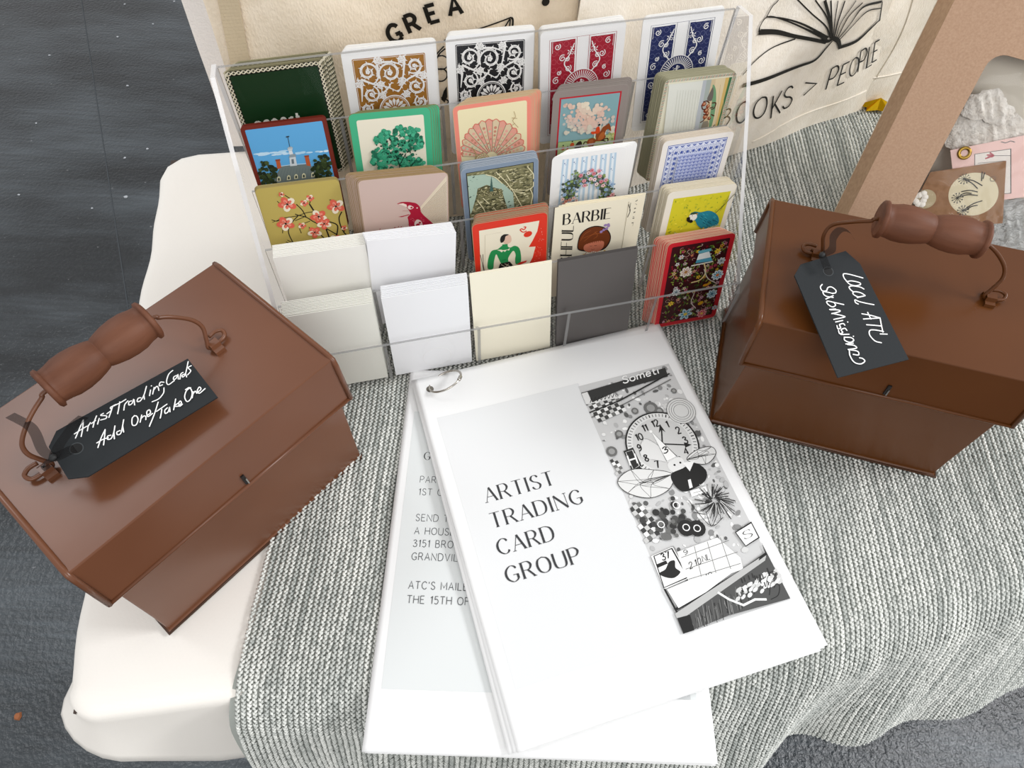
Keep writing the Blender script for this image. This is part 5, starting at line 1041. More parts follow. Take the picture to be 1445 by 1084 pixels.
# ================================================================== BROWN METAL BOXES
LBX, DBX, ZRX, LTX, LLX, DRX, ZTX, DTX = .174194, .118807, .091036, .166493, .179533, .12996, .130555, .117115
def metal_box(loc, rz, lab, m, hooks, gripc, griph, hname):
    root = empty('metal_box', loc, rz, label=lab, cat='metal box')
    b = MB(); yt = DRX/2-.004
    def rect(lx, ly, z): return [(-lx/2, -ly/2, z), (lx/2, -ly/2, z), (lx/2, ly/2, z), (-lx/2, ly/2, z)]
    rings = [rect(LBX, DBX, 0), rect(LBX, DBX, .0018), rect(LBX-.003, DBX-.003, .0026), rect(LBX-.005, DBX-.001, .03), rect(LTX, 2*yt, ZRX-.002), rect(LTX-.002, 2*yt-.006, ZRX+.012)]
    vs = [p for r_ in rings for p in r_]; fs = [(0, 3, 2, 1)]
    for i in range(len(rings)-1): fs += [(i*4+k, i*4+(k+1) % 4, (i+1)*4+(k+1) % 4, (i+1)*4+k) for k in range(4)]
    fs.append(tuple(4*(len(rings)-1)+k for k in range(4)))
    b.add(vs, fs); b.build('body', m, root, bevel=.0012)
    bd = MB(); bd.tube([*rect(LBX+.0005, DBX+.0005, .0011)], .0011, 6, closed=True); bd.build('base_rim', M['brown_dk'], root, smooth=True)
    # lid
    prof = [(-DRX/2, ZRX), (-DTX/2, ZTX), (DTX/2, ZTX), (DRX/2, ZRX)]; inn = [(DRX/2-.0015, ZRX), (DTX/2-.0015, ZTX-.0015), (-DTX/2+.0015, ZTX-.0015), (-DRX/2+.0015, ZRX)]
    l = MB(); P = prof+inn; n = len(P); hx = LLX/2-.001
    l.add([(-hx, *p) for p in P]+[(hx, *p) for p in P], [(i, (i+1) % n, n+(i+1) % n, n+i) for i in range(n)])
    for s_ in (-1, 1):
        x = s_*hx; l.add([(x, *p) for p in prof]+[(x-s_*.0015, *p) for p in prof], [(0, 1, 2, 3) if s_ < 0 else (3, 2, 1, 0), (7, 6, 5, 4) if s_ < 0 else (4, 5, 6, 7), (0, 3, 7, 4)])
    lid = l.build('lid', m, root, bevel=.0012)
    e = MB()
    for s_ in (-1, 1):
        x = s_*LLX/2-s_*.0012; pr = [(x, -DRX/2, ZRX)]+[(x, p[0], p[1]) for p in ((-DTX/2-.0014, ZTX-.006), (-DTX/2+.0002, ZTX-.0012), (-DTX/2+.005, ZTX), (DTX/2-.005, ZTX), (DTX/2-.0002, ZTX-.0012), (DTX/2+.0014, ZTX-.006), (DRX/2, ZRX))]; e.tube(pr, .0019, 8)
    for s_ in (-1, 1): e.tube([(-LLX/2, s_*DRX/2, ZRX+.0006), (LLX/2, s_*DRX/2, ZRX+.0006)], .0015, 8)
    e.build('rolled_rim', m, root, smooth=True)
    # latch slot
    sl = MB(); yy = -DRX/2+.0010
    Q = Matrix.Translation((.006, yy-.0005, ZRX+.0075))@Matrix.Rotation(-.16, 4, 'X')
    sl.box((-.0011, -.0006, -.0042), (.0011, .0006, .0042), M_=Q); slo = sl.build('latch_slot', mat('slot_dark', '#120a06', .6), root)
    sn = MB(); sn.box((.0003, -.0012, -.0042), (.0011, .0002, .001), M_=Q); so_ = sn.build('latch_tongue', M['steel'], slo)
    # hooks
    for hx_, hy_ in hooks:
        sg = -1 if hx_ < 0 else 1
        h = MB()
        arch = [(-.0052, 0), (-.0050, .0018), (-.0025, .0022), (-.0018, .0048), (.0018, .0048), (.0025, .0022), (.0050, .0018), (.0052, 0)]
        V = [(hx_-.0032, hy_+p[0], ZTX+p[1]) for p in arch]+[(hx_+.0032, hy_+p[0], ZTX+p[1]) for p in arch]; n_ = len(arch)
        h.add(V, [(i, i+1, n_+i+1, n_+i) for i in range(n_-1)]); ho = h.build('hook_strap', m, root); ho.modifiers.new('s', 'SOLIDIFY').thickness = .0009
    hd = MB(); ph = .40; z_ = ZTX+.0028; gy = griph*math.sin(ph); gz = griph*math.cos(ph)
    gx0, gx1 = gripc
    # direction up in the handle plane
    def hp(x, t, hy_): return (x, hy_+(gy)*t, z_+gz*t)
    full = []
    for (hx_, hy_), gx in zip(hooks, (gx0, gx1)):
        sg = -1 if hx_ < gx else 1
        loop = [(hx_+sg*.001, hy_+.006, z_+.002), (hx_+sg*.006, hy_+.0065, z_+.002), (hx_+sg*.0095, hy_+.0045, z_+.0015), (hx_+sg*.0085, hy_+.0012, z_+.0002), (hx_+sg*.004, hy_, z_), (hx_-sg*.0035, hy_+.0004, z_)]
        arm = [hp(hx_-sg*.002, .16, hy_), hp(hx_+sg*.0005, .38, hy_), hp(hx_-sg*.002, .58, hy_), (hx_+(gx-hx_)*.45, hy_*.4+gy*.78, z_+gz*.8), (gx+sg*.004, gy*.93, z_+gz*.94), (gx-sg*.004, gy, z_+gz)]
        full.append(loop+arm)
    hd.tube(smooth_pts(full[0]+full[1][::-1], 6), .0013, 8)
    hob = hd.build('handle_wire', m, root, smooth=True)
    c = (gx0+gx1)/2; hl = (gx1-gx0)/2; g_ = MB()
    prof = [(-hl, .001), (-hl, .0104), (-hl, .0105), (-hl+.0009, .0120), (-hl+.0027, .0121), (-hl+.0034, .0106), (-hl+.0036, .0103), (-hl+.007, .0107), (-hl*.64, .0118), (-hl*.46, .0120), (-hl*.28, .0114), (-hl*.12, .0102), (-.0006, .0092), (-.0003, .0089), (0, .0088)]
    prof = prof+[(-x, r_) for x, r_ in reversed(prof[:-1])]
    g_.lathe(prof, 28, Matrix.Translation((c, gy, z_+gz))); go_ = g_.build('handle_grip', M['wood'], root, smooth=True); go_['label'] = 'turned wooden grip'
    return root
xL = (-.21148, .20415, .90571); xR_ = (.25696, .3192, -.22528); KZ = .0042
mbL = metal_box((xL[0], xL[1], .0016), xL[2], 'brown metal box with wooden handle at the left, tag reading Artist Trading Cards', M['brown'], [(-.064, 0), (.0469, .001)], (-.037, .027), .0369, 'L')
mbR = metal_box((xR_[0], xR_[1], KZ), xR_[2], 'brown metal box with wooden handle at the right, tag reading Local ATC Submissions', M['brown2'], [(-.0564, .0085), (.0566, .0023)], (-.031, .034), .0379, 'R')
# tags -------------------------------------------------------------
def hang_tag(pix, zs, th, hole, strokes, Zz, sw, lab, bow):
    P = [at(p, z) for p, z in zip(pix, zs)]; c = sum(P)/len(P); A_ = np.array(P)-c; _, _, vt = np.linalg.svd(A_); nrm = vt[2]*(1 if vt[2][2] > 0 else -1)
    u = P[1]-P[0]; u = u-nrm*(u@nrm); u /= np.linalg.norm(u); v = np.cross(nrm, u)
    uv = [((p-c)@u, (p-c)@v) for p in P]
    L3 = lambda a_, b_, h: u*a_+v*b_+nrm*h
    m = MB(); n = len(uv); m.add([L3(*p, 0) for p in uv]+[L3(*p, -th) for p in uv], [tuple(range(n)), tuple(reversed(range(n, 2*n)))]+[(i, n+i, n+(i+1) % n, (i+1) % n) for i in range(n)])
    o = m.build('hang_tag', M['black']); o.location = c; tagp(o, lab, 'tag')
    a = Art(lambda a_, b_, h: tuple(L3(a_, b_, h)), lambda p: hit(p, c, u, v), 5e-6, 1e-4); a.Z(*Zz)
    hu = a.pxf(hole); e = Art(a.surf, a.pxf, 5e-6, 8e-5); e.circ(hu, .0031, '#0c0c0c', 20); e.ring(hu, .0032, .0005, '#3c4042', 20); e.build('punched_hole', o)
    for pts in strokes:
        if len(pts) == 1: a.circ(a.q(*pts[0]), sw*.6, '#f4f4f2', 8); continue
        P2 = a.qs(pts); a.line(P2, sw, '#f4f4f2', sm=len(pts) > 2)
        for p in (P2[0], P2[-1]): a.circ(p, sw/2, '#f4f4f2', 8)
    w = a.build('handwriting', o); w['label'] = 'white hand-lettered writing'
    rb_ = MB()
    for pts in bow:       # list of (px, z) midline, width
        mid, wd, side_ = pts; Pm = smooth_pts([at(p, z)-c for p, z in mid], 6); vs = []
        for i, p in enumerate(Pm):
            t = Pm[min(i+1, len(Pm)-1)]-Pm[max(i-1, 0)]; t /= np.linalg.norm(t); s_ = np.cross(t, np.array(side_)); s_ /= np.linalg.norm(s_); vs += [p+s_*wd/2, p-s_*wd/2]
        rb_.add(vs, [(2*i, 2*i+1, 2*i+3, 2*i+2) for i in range(len(Pm)-1)])
    r = rb_.build('ribbon', M['ribbon'], o, smooth=True); r['label'] = 'sheer black ribbon'
    kn = MB(); kq = at(bow[0][0][0][0], bow[0][0][0][1])-c; kn.lathe([(-.002, .0003), (-.0014, .0016), (0, .0022), (.0014, .0016), (.002, .0003)], 10, Matrix.Translation(Vector(kq))); kn.build('ribbon_knot', mat('black_satin', '#0d0d0d', .6), r, smooth=True)
    return o
SL_ = [  # traced handwriting, left tag
[(80, 815), (120, 720), (155, 640)], [(155, 640), (150, 720), (135, 800)], [(70, 775), (130, 735), (190, 700)], [(195, 745), (205, 690)], [(200, 705), (225, 665)], [(250, 710), (265, 650), (285, 600)], [(235, 675), (275, 645)], [(295, 680), (310, 625)],
[(352, 575), (325, 595), (380, 600), (375, 625), (325, 640)], [(405, 615), (425, 560), (440, 510)], [(385, 580), (430, 545), (420, 520), (470, 490)], [(450, 505), (520, 470), (570, 440)], [(510, 465), (500, 530), (490, 580)], [(550, 545), (560, 490), (590, 455)],
[(625, 455), (600, 465), (600, 495), (630, 480), (645, 440)], [(650, 445), (655, 495)], [(715, 425), (690, 430), (680, 460), (710, 455), (745, 400), (770, 315)], [(745, 400), (750, 440)], [(800, 405), (810, 350)], [(818, 310)],
[(830, 390), (845, 325)], [(840, 350), (870, 315), (885, 330), (890, 355)], [(940, 275), (905, 275), (895, 310), (925, 300)], [(940, 330), (935, 380), (890, 435), (825, 465)],
[(1025, 160), (985, 200), (965, 270), (985, 298), (1040, 260)], [(1060, 210), (1035, 225), (1035, 250), (1060, 235), (1075, 200), (1080, 245)], [(1095, 245), (1105, 195), (1125, 180)], [(1140, 195), (1115, 210), (1125, 225), (1150, 190), (1175, 75)], [(1150, 190), (1160, 225)], [(1205, 115), (1175, 135), (1200, 165), (1170, 205)],
[(300, 910), (330, 820), (370, 735)], [(370, 735), (365, 800), (355, 885)], [(290, 865), (350, 830), (400, 815)], [(425, 790), (395, 800), (395, 830), (430, 820), (455, 760), (465, 700)], [(455, 760), (460, 825)], [(515, 745), (485, 760), (490, 785), (525, 765), (550, 640)], [(540, 700), (550, 760)],
[(655, 600), (632, 630), (635, 690), (670, 690), (690, 640), (675, 605), (650, 605)], [(710, 665), (725, 595)], [(718, 630), (745, 605), (765, 610), (765, 640)], [(775, 600), (810, 575), (800, 545), (775, 565), (785, 610), (830, 580)], [(885, 470), (850, 580), (800, 705)],
[(870, 560), (970, 490)], [(920, 540), (915, 580), (905, 625)], [(975, 525), (950, 550), (955, 580), (985, 560), (995, 520), (1000, 565)], [(1035, 545), (1055, 440)], [(1080, 480), (1040, 510), (1085, 510)], [(1085, 505), (1110, 480), (1100, 460), (1085, 480), (1095, 510), (1120, 490)],
[(1200, 330), (1160, 360), (1142, 420), (1165, 465), (1200, 440), (1215, 380), (1190, 330), (1150, 350)], [(1215, 430), (1225, 370)], [(1220, 395), (1245, 365), (1260, 385)], [(1270, 375), (1300, 345), (1285, 325), (1265, 360), (1285, 385), (1340, 340)]]
hang_tag([(80, 609), (265, 506.5), (307, 560), (125.5, 674), (95, 675), (67.5, 630)], [.152, .147, .142, .145, .149, .153], .0011, (108, 633), SL_, (95, 500, 6.881), .00062,
         'black paper tag reading Artist Trading Cards Add one/Take One on the left box',
         [([((75, 646), .158), ((86, 642), .157), ((98, 636), .1565), ((106, 633), .1555)], .006, (0, 0, 1)), ([((76, 645), .158), ((84, 628), .160), ((95, 612), .162), ((104, 600), .163), ((118, 588), .158)], .0055, (.2, .3, 1)), ([((74, 646), .158), ((60, 635), .160), ((50, 612), .162), ((40, 600), .163), ((14, 586), .160)], .005, (.3, .2, 1)), ([((75, 648), .158), ((62, 655), .15), ((68, 662), .146)], .004, (0, 0, 1))])
SR_ = [  # traced handwriting, right tag
[(525, 152), (440, 128), (370, 112), (338, 116), (345, 150), (372, 186)], [(372, 186), (420, 180), (490, 196), (500, 216), (450, 226), (400, 212), (372, 186)], [(535, 258), (500, 240), (430, 228), (395, 236), (402, 258), (428, 282)], [(545, 318), (500, 292), (440, 284), (432, 306), (480, 332), (545, 322)], [(545, 322), (470, 340)], [(630, 408), (560, 395), (490, 378), (450, 362), (455, 388), (480, 402)],
[(515, 495), (600, 510), (690, 535)], [(690, 535), (610, 540), (530, 545)], [(570, 482), (600, 545)], [(560, 600), (630, 605), (700, 612)], [(690, 545), (700, 600), (715, 670)], [(755, 690), (690, 688)], [(720, 665), (640, 650), (590, 655), (590, 700), (640, 755), (700, 772)],
[(135, 215), (118, 240), (135, 275), (175, 275), (190, 245), (225, 240), (265, 270), (262, 295), (235, 300)], [(235, 302), (190, 290), (145, 285), (150, 310), (180, 330), (240, 340)], [(240, 322), (170, 355)], [(340, 408), (260, 390), (185, 375), (185, 400), (230, 430), (262, 415), (250, 390)],
[(262, 450), (205, 455)], [(210, 458), (290, 460), (300, 475), (225, 495)], [(230, 492), (330, 515), (345, 528), (245, 550)], [(330, 560), (262, 575)], [(378, 575)], [(350, 605), (335, 590), (300, 600), (310, 630), (285, 640), (275, 610)], [(370, 655), (350, 635), (315, 650), (330, 675), (300, 685), (290, 655)],
[(390, 692), (312, 695)], [(432, 712)], [(345, 720), (350, 750), (400, 770), (435, 750), (410, 725), (345, 720)], [(430, 778), (360, 785)], [(375, 790), (440, 800), (460, 825), (382, 838)], [(382, 838), (470, 855), (480, 890), (430, 885)], [(392, 845), (400, 900), (440, 960), (500, 976), (540, 950), (520, 925), (490, 918)]]
hang_tag([(1130, 373), (1193, 354.5), (1214.5, 371.6), (1282, 507.5), (1183, 532.7), (1121, 389)], [.153, .155, .154, .139, .137, .151], .0011, (1168.7, 383), SR_, (1140, 370, 6.773), .00075,
         'black paper tag reading Local ATC Submissions on the right box',
         [([((1160, 360), .160), ((1164, 370), .1585), ((1168, 380), .157)], .0055, (0, 0, 1)), ([((1160, 360), .160), ((1174, 352), .162), ((1176, 335), .164), ((1186, 324), .166), ((1198, 327), .163), ((1206, 338), .158)], .005, (.3, .3, 1))])
# ================================================================== PAPERS on a ring
FX, FY, FA = -.0796, .30131, .34392; BX, BY, BA = -.08388, .31436, .01413; PW, PH = .2159, .2794
def sheet(name, ox, oy, an, z, lab, lift, group=None):
    ca, sa = math.cos(an), math.sin(an); O = np.array([ox, oy, 0.])
    def surf(u, v, h):       # v downwards negative
        return np.array([ca*u-sa*v, sa*u+ca*v, z+lift(u, v)+h])
    m = MB(); m.grid(lambda i, j: surf(PW*i, -PH*(1-j), 0), 60, 60); o = m.build(name, M['paper'], smooth=True); o.location = O
    s_ = o.modifiers.new('s', 'SOLIDIFY'); s_.thickness = .00018; s_.offset = -1
    tagp(o, lab, 'paper sheet', group)
    def px(p): return hit(p, O+np.array([0, 0, z]), np.array([ca, sa, 0]), np.array([-sa, ca, 0]))
    return o, surf, px
z0 = TOPZ+.0026
backs = []
fl0 = lambda u, v: .0
g_ = 'printed sheets under the guideline page'
for i, (du, dr) in enumerate(((.0016, -.004), (.0009, .003))): sheet('paper_sheet', BX+du, BY-.0006*i, BA+dr, z0+.0006*i, 'white printed sheet lying hidden beneath the guideline page', fl0, g_)
ob, sb_, pb = sheet('paper_sheet', BX, BY, BA, z0+.0014, 'white guideline page partly covered, with address lines starting GRANDVIL', lambda u, v: .0)
lift = lambda u, v: .0026+.006*math.exp(-u/.02)*math.exp(-((v+.12)/.09)**2)+.0025*math.exp(-u/.05)
for i, (du, dr) in enumerate(((-.0022, -.012), (-.001, -.006))): sheet('paper_sheet', FX+du, FY+.0003*i, FA+dr, z0+.0022+.0006*i, ['white sheet lowest beneath the title page, its left edge sticking out furthest', 'white sheet directly beneath the title page, showing a narrow left edge'][i], lambda u, v: .0012+.0032*math.exp(-u/.02)*math.exp(-((v+.12)/.09)**2)+.001*math.exp(-u/.05))
of, sf, pf = sheet('paper_sheet', FX, FY, FA, z0+.0042, 'white title page reading Artist Trading Card Group with a black and white collage', lambda u, v: .0008+.0045*math.exp(-u/.016)*math.exp(-((v+.12)/.09)**2)+.0006*math.exp(-u/.05))
a = Art(lambda u, v, h: sb_(u, v, h), pb, 3e-6, 1.2e-4)
a.quad((.0072, -.2435), (.2085, -.0395), '#dbdedd', 20, 20); tx = '#4a4c4e'
def tline(a, t, x, y, cap, col, w=.1, serif=False, sp=.24): a.text(t, (x, y), (cap, 0), (0, cap), col, w, serif, sp)
tline(a, 'GUIDE', .0188, -.0815, .0066, '#3a3c3e', .12, True)
for t, y in (('PARTY', -.1003), ('1ST OF', -.1103), ('SEND TO', -.1305), ('A HOUSE', -.1405), ('3151 BRO', -.1498), ('GRANDVIL', -.1593), ('ATC\'S MAILED', -.1795), ('THE 15TH OF', -.1893)): tline(a, t, .0176, y, .0051, tx, .085, sp=.26)
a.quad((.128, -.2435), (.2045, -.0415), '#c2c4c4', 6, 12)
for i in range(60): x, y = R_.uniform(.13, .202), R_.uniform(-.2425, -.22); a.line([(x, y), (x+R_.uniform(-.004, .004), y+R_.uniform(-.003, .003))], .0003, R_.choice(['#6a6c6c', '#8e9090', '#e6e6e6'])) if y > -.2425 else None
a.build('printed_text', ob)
a = Art(lambda u, v, h: sf(u, v, h), pf, 3e-6, 1.2e-4); a.quad((.0095, -.2452), (.1275, -.0395), '#dfe0e0', 40, 40); a.h += 1.2e-4
ink = '#333436'
for t, x, y, x2 in (('ARTIST', .0275, -.1185, .0800), ('TRADING', .0262, -.1385, .0955), ('CARD', .0252, -.1590, .0662), ('GROUP', .0252, -.1795, .0785)):
    L_ = sum(glyph(c)[0]+.26 for c in t)-.26; cap = .0112; a.text(t, (x, y), ((x2-x)/L_, 0), (0, cap), ink, .125, True, .26)
a.build('printed_title', of); 
a = Art(lambda u, v, h: sf(u, v, h), pf, 1.5e-6, 1.3e-4); a.Z(800, 480, 2.463)
x0, x1, y0, y1 = .1262, .2065, -.2450, -.0425
a.quad((x0, y0), (x1, y1), '#c9c9c8', 4, 12)
def cl(p): return (min(max(p[0], x0), x1), min(max(p[1], y0), y1))
G1 = ['#e6e6e4', '#b4b4b3', '#8a8a89', '#5a5a59', '#f2f2f0', '#d2d2d0']
for i in range(420):
    x, y = R_.uniform(x0+.002, x1-.002), R_.uniform(y0+.04, y1-.002); s_ = R_.uniform(.0006, .003); a.circ((min(max(x, x0+s_), x1-s_), y), s_, R_.choice(G1), 8, ry=s_*R_.uniform(.4, 1), rot=R_.uniform(0, 3)) if x-s_ > x0 else None
def chk(c, n_, m__, s_, rot):
    c = a.q(*c)
    for i in range(n_):
        for j in range(m__):
            xx = c[0]+(i*math.cos(rot)-j*math.sin(rot))*s_; yy = c[1]+(i*math.sin(rot)+j*math.cos(rot))*s_
            if x0 < xx < x1-s_ and y0 < yy < y1-s_: a.poly([cl((xx, yy)), cl((xx+s_*math.cos(rot), yy+s_*math.sin(rot))), cl((xx+s_*(math.cos(rot)-math.sin(rot)), yy+s_*(math.sin(rot)+math.cos(rot)))), cl((xx-s_*math.sin(rot), yy+s_*math.cos(rot)))], ['#3a3a39', '#c6c6c4', '#6d6d6b', '#ececea'][(i+j) % 2*1+(R_.random() < .3)*2])
chk((110, 290), 8, 6, .0032, .15); chk((260, 720), 6, 8, .0034, .3); chk((160, 480), 4, 5, .0026, .2)
a.poly([cl(p) for p in a.qs([(40, 190), (340, 100), (350, 130), (190, 175), (60, 232)])], '#2c2c2b')
a.poly([cl(p) for p in a.qs([(50, 190), (150, 160), (175, 205), (65, 228)])], '#dcdcda')
for i in range(7): x = 80+i*13; a.line(a.qs([(x, 222-i*3), (x+5, 205-i*3), (x+12, 219-i*3)]), .0006, '#161615')
a.line([cl(p) for p in a.qs([(62, 260), (180, 215), (355, 120)])], .0012, '#1a1a19'); a.line([cl(p) for p in a.qs([(75, 275), (200, 225), (360, 140)])], .0006, '#4a4a48')
A0, B0, C0 = (np.array(a.q(*p)) for p in ((195, 155), (345, 112), (190, 132))); a.text('Someti', A0, (B0-A0)/4.2, C0-A0, '#f2f2f0', .16, sp=.15)
for c, r in (((290, 240), 24), ((320, 250), 14), ((180, 330), 14), ((120, 400), 18), ((370, 180), 10), ((235, 250), 12)): cq = a.q(*c); cq = (max(cq[0], x0+r*.00024), cq[1]); a.circ(cq, r*.00024, '#6a6a68', 14); a.circ(cq, r*.00014, '#9a9a98', 10)
# clock
cc = np.array(a.q(330, 365)); CR = .0288
a.circ(cc, CR, '#1d1d1c', 44); a.circ(cc, CR*.955, '#dededc', 44); a.circ(cc, CR*.80, '#cdcdcb', 40)
for i in range(60): t = 2*PI*i/60; a.line([cc+np.array([math.cos(t), math.sin(t)])*CR*.84, cc+np.array([math.cos(t), math.sin(t)])*CR*.93], .0009 if i % 5 == 0 else .0005, '#1d1d1c')
for i, t_ in enumerate(('12', '1', '2', '3', '4', '5', '6', '7', '8', '9', '10', '11')):
    an = math.radians(90+6-30*i-12); p = cc+np.array([math.cos(an), math.sin(an)])*CR*.64; cap = .0058; wd = sum(glyph(c)[0]+.15 for c in t_)-.15
    th_ = .0; ex = np.array([1, 0])*cap; ey_ = np.array([0, 1])*cap; a.text(t_, p-ex*wd/2-ey_/2, ex, ey_, '#1d1d1c', .17, sp=.15)
a.line([cc, cc+(.0048, .0125)], .0011, '#161615'); a.line([cc, cc+(.0175, -.006)], .0011, '#161615'); a.circ(cc, .0016, '#161615', 10)
a.poly([tuple(cc+(.0045, .0120)), tuple(cc+(.0012, .0095)), tuple(cc+(.0052, .0168)), tuple(cc+(.0066, .0088))], '#161615'); a.poly([tuple(cc+(.0165, -.0035)), tuple(cc+(.0215, -.007)), tuple(cc+(.0158, -.008))], '#161615')
def rings_(c, R0, n_):
    for i in range(n_): a.ring(a.q(*c), R0*(1-i*.16), .0003, '#2c2c2b', 26)
a.circ(a.q(395, 250), .0115, '#d6d6d4', 20); rings_((395, 250), .0115, 4)
# H tile, party hat figure, wings
a.poly(a.qs([(195, 390), (228, 377), (258, 440), (228, 465)]), '#262625'); a.line(a.qs([(203, 394), (226, 386), (250, 440), (229, 454)]), .0005, '#d8d8d6', closed=True)
A0, B0, C0 = (np.array(a.q(*p)) for p in ((220, 440), (245, 432), (208, 406))); a.text('H', A0, (B0-A0)/.64, C0-A0, '#ececea', .16)
def wing(pts, nl):
    a.blob(a.qs(pts), '#dcdcda'); a.line(a.qs(pts), .0005, '#1d1d1c', sm=True, closed=True); c = np.mean(pts, 0)
    for i in range(nl): p = pts[i % len(pts)]; a.line(a.qs([pts[0], (c[0]+R_.uniform(-25, 25), c[1]+R_.uniform(-12, 12)), p]), .0003, '#3a3a38', sm=True)
wing([(365, 470), (300, 455), (220, 455), (175, 495), (210, 535), (290, 552), (355, 520)], 14); wing([(415, 420), (450, 385), (500, 375), (515, 400), (480, 435)], 10)
a.poly(a.qs([(290, 320), (380, 408), (345, 425)]), '#f2f2f0'); a.line(a.qs([(290, 320), (380, 408), (345, 425)]), .0004, '#1d1d1c', closed=True); a.circ(a.q(290, 322), .0012, '#f8f8f6', 8)
A0, B0, C0 = (np.array(a.q(*p)) for p in ((335, 400), (350, 392), (328, 380))); a.text('3', A0, (B0-A0)/.5, C0-A0, '#161615', .18)
a.blob(a.qs([(350, 430), (385, 410), (405, 425), (400, 455), (370, 465), (352, 450)]), '#e0e0de'); a.circ(a.q(372, 438), .0009, '#161615', 7); a.circ(a.q(392, 430), .0009, '#161615', 7)
a.blob(a.qs([(360, 470), (400, 450), (440, 430), (480, 455), (480, 490), (440, 520), (400, 530), (370, 505)]), '#1a1a19'); a.poly(a.qs([(400, 430), (440, 425), (425, 460)]), '#ececea'); a.poly(a.qs([(418, 490), (428, 487), (435, 515), (424, 520)]), '#ececea')
a.poly(a.qs([(425, 528), (480, 512), (487, 530), (432, 548)]), '#f4f4f2'); a.line(a.qs([(436, 536), (478, 524)]), .0003, '#2a2a29')
sc_ = a.q(510, 560)
for i in range(120): t = R_.uniform(0, 2*PI); r = R_.uniform(.005, .0155); p = (sc_[0]+r*math.cos(t), sc_[1]+r*1.1*math.sin(t)-.001); q = (sc_[0]+r*.3*math.cos(t+.4), sc_[1]+r*.3*math.sin(t+.4)); a.line([cl(q), cl(p)], R_.uniform(.0003, .0007), R_.choice(['#1a1a19', '#2c2c2b', '#1a1a19', '#c8c8c6']))
for pts in ([(420, 560), (450, 600), (500, 650), (540, 620)], [(480, 600), (500, 650), (520, 610)], [(430, 600), (480, 610)]): a.line(a.qs(pts), .0005, '#1d1d1c', sm=len(pts) > 2)
for i in range(46): x, y = R_.gauss(345, 32), R_.gauss(635, 26); a.circ(a.q(x, y), R_.uniform(.001, .003), R_.choice(['#2c2c2b', '#4a4a48', '#6a6a68', '#3a3a39']), 9)
for c in ((412, 657), (450, 658)): a.circ(a.q(*c), .0062, '#1c1c1b', 14)
for c in ((412, 655), (450, 658), (325, 645), (378, 578)): a.ring(a.q(*c), .0024, .0007, '#f2f2f0', 14)
# cards at bottom: 37 box, S box, calendar
a.poly([cl(p) for p in a.qs([(290, 755), (365, 722), (425, 830), (335, 870)])], '#ececea'); a.line([cl(p) for p in a.qs([(300, 755), (362, 728), (418, 828), (335, 864)])], .0009, '#161615', closed=True)
A0, B0, C0 = (np.array(a.q(*p)) for p in ((330, 770), (358, 760), (322, 748))); a.text('37', A0, (B0-A0)/1.2, C0-A0, '#161615', .18)
a.blob(a.qs([(318, 815), (340, 800), (352, 775), (372, 770), (375, 795), (392, 810), (370, 830), (340, 828)]), '#1a1a19'); a.line(a.qs([(310, 790), (345, 775)]), .0025, '#1a1a19')
a.poly([cl(p) for p in a.qs([(380, 740), (520, 690), (600, 760), (610, 800), (430, 860), (400, 800)])], '#e4e4e2')
for pts in ([(395, 760), (560, 700)], [(410, 800), (590, 740)], [(420, 835), (600, 780)], [(440, 720), (470, 850)], [(485, 705), (520, 830)], [(530, 690), (570, 810)]): a.line([cl(p) for p in a.qs(pts)], .0004, '#6a6a68')
for t, A1_, B1_, C1_ in (('JULS.12', (410, 880), (505, 830), (404, 858)), ('9', (405, 752), (420, 748), (400, 735)), ('2.10', (425, 800), (465, 780), (420, 778)), ('NL', (470, 775), (495, 765), (466, 755)), ('19.1', (470, 860), (515, 842), (466, 842))):
    A0, B0, C0 = (np.array(a.q(*p)) for p in (A1_, B1_, C1_)); L_ = sum(glyph(c)[0]+.2 for c in t)-.2; a.text(t, A0, (B0-A0)/L_, C0-A0, '#2a2a29', .12, sp=.2)
a.poly(a.qs([(583, 672), (640, 637), (665, 690), (618, 720)]), '#f0f0ee'); a.line([cl(p) for p in a.qs([(583, 672), (640, 637), (665, 690), (618, 720)])], .0009, '#161615', closed=True)
A0, B0, C0 = (np.array(a.q(*p)) for p in ((614, 698), (645, 684), (605, 672))); a.text('S', A0, (B0-A0)/.55, C0-A0, '#2a2a29', .12, True)
# ground strip: wood and crochet
a.poly([cl(p) for p in a.qs([(380, 965), (690, 760), (690, 700), (790, 900), (560, 960), (390, 1030)])]+[cl(a.q(390, 1040))], '#4c4c4b')
for i in range(70): x = R_.uniform(400, 640); yy = 960-(x-400)*.55; a.line([cl(p) for p in a.qs([(x, yy+R_.uniform(0, 40)), (x+10, yy+R_.uniform(40, 90))])], .0004, R_.choice(['#2c2c2b', '#6e6e6c', '#8a8a88', '#1a1a19']))
a.poly([cl(p) for p in a.qs([(370, 955), (690, 745), (685, 770), (375, 985)])], '#b8b8b6')
a.line([cl(p) for p in a.qs([(375, 940), (500, 870), (600, 810), (690, 745)])], .0018, '#161615', sm=False); a.line([cl(p) for p in a.qs([(330, 870), (380, 950)])], .0013, '#161615')
a.poly([cl(p) for p in a.qs([(345, 870), (430, 835), (600, 790), (480, 880), (385, 935)])], '#ececea')
for i in range(52):
    u, v = R_.random(), R_.random(); x = 590+u*150; y = 850+v*60-u*55; a.circ(cl(a.q(x, y)), .0022, R_.choice(['#e6e6e4', '#cfcfcd', '#f4f4f2']), 8, ry=.0011, rot=.5)
for i in range(18): x = 600+R_.random()*100; y = 830+R_.random()*50-(x-600)*.4; a.line([cl(p) for p in a.qs([(x, y), (x+5, y+16)])], .0008, '#2a2a29')
a.line([cl(p) for p in a.qs([(520, 880), (560, 905), (610, 925), (650, 905), (690, 905)])], .0016, '#e6e6e4', sm=False)
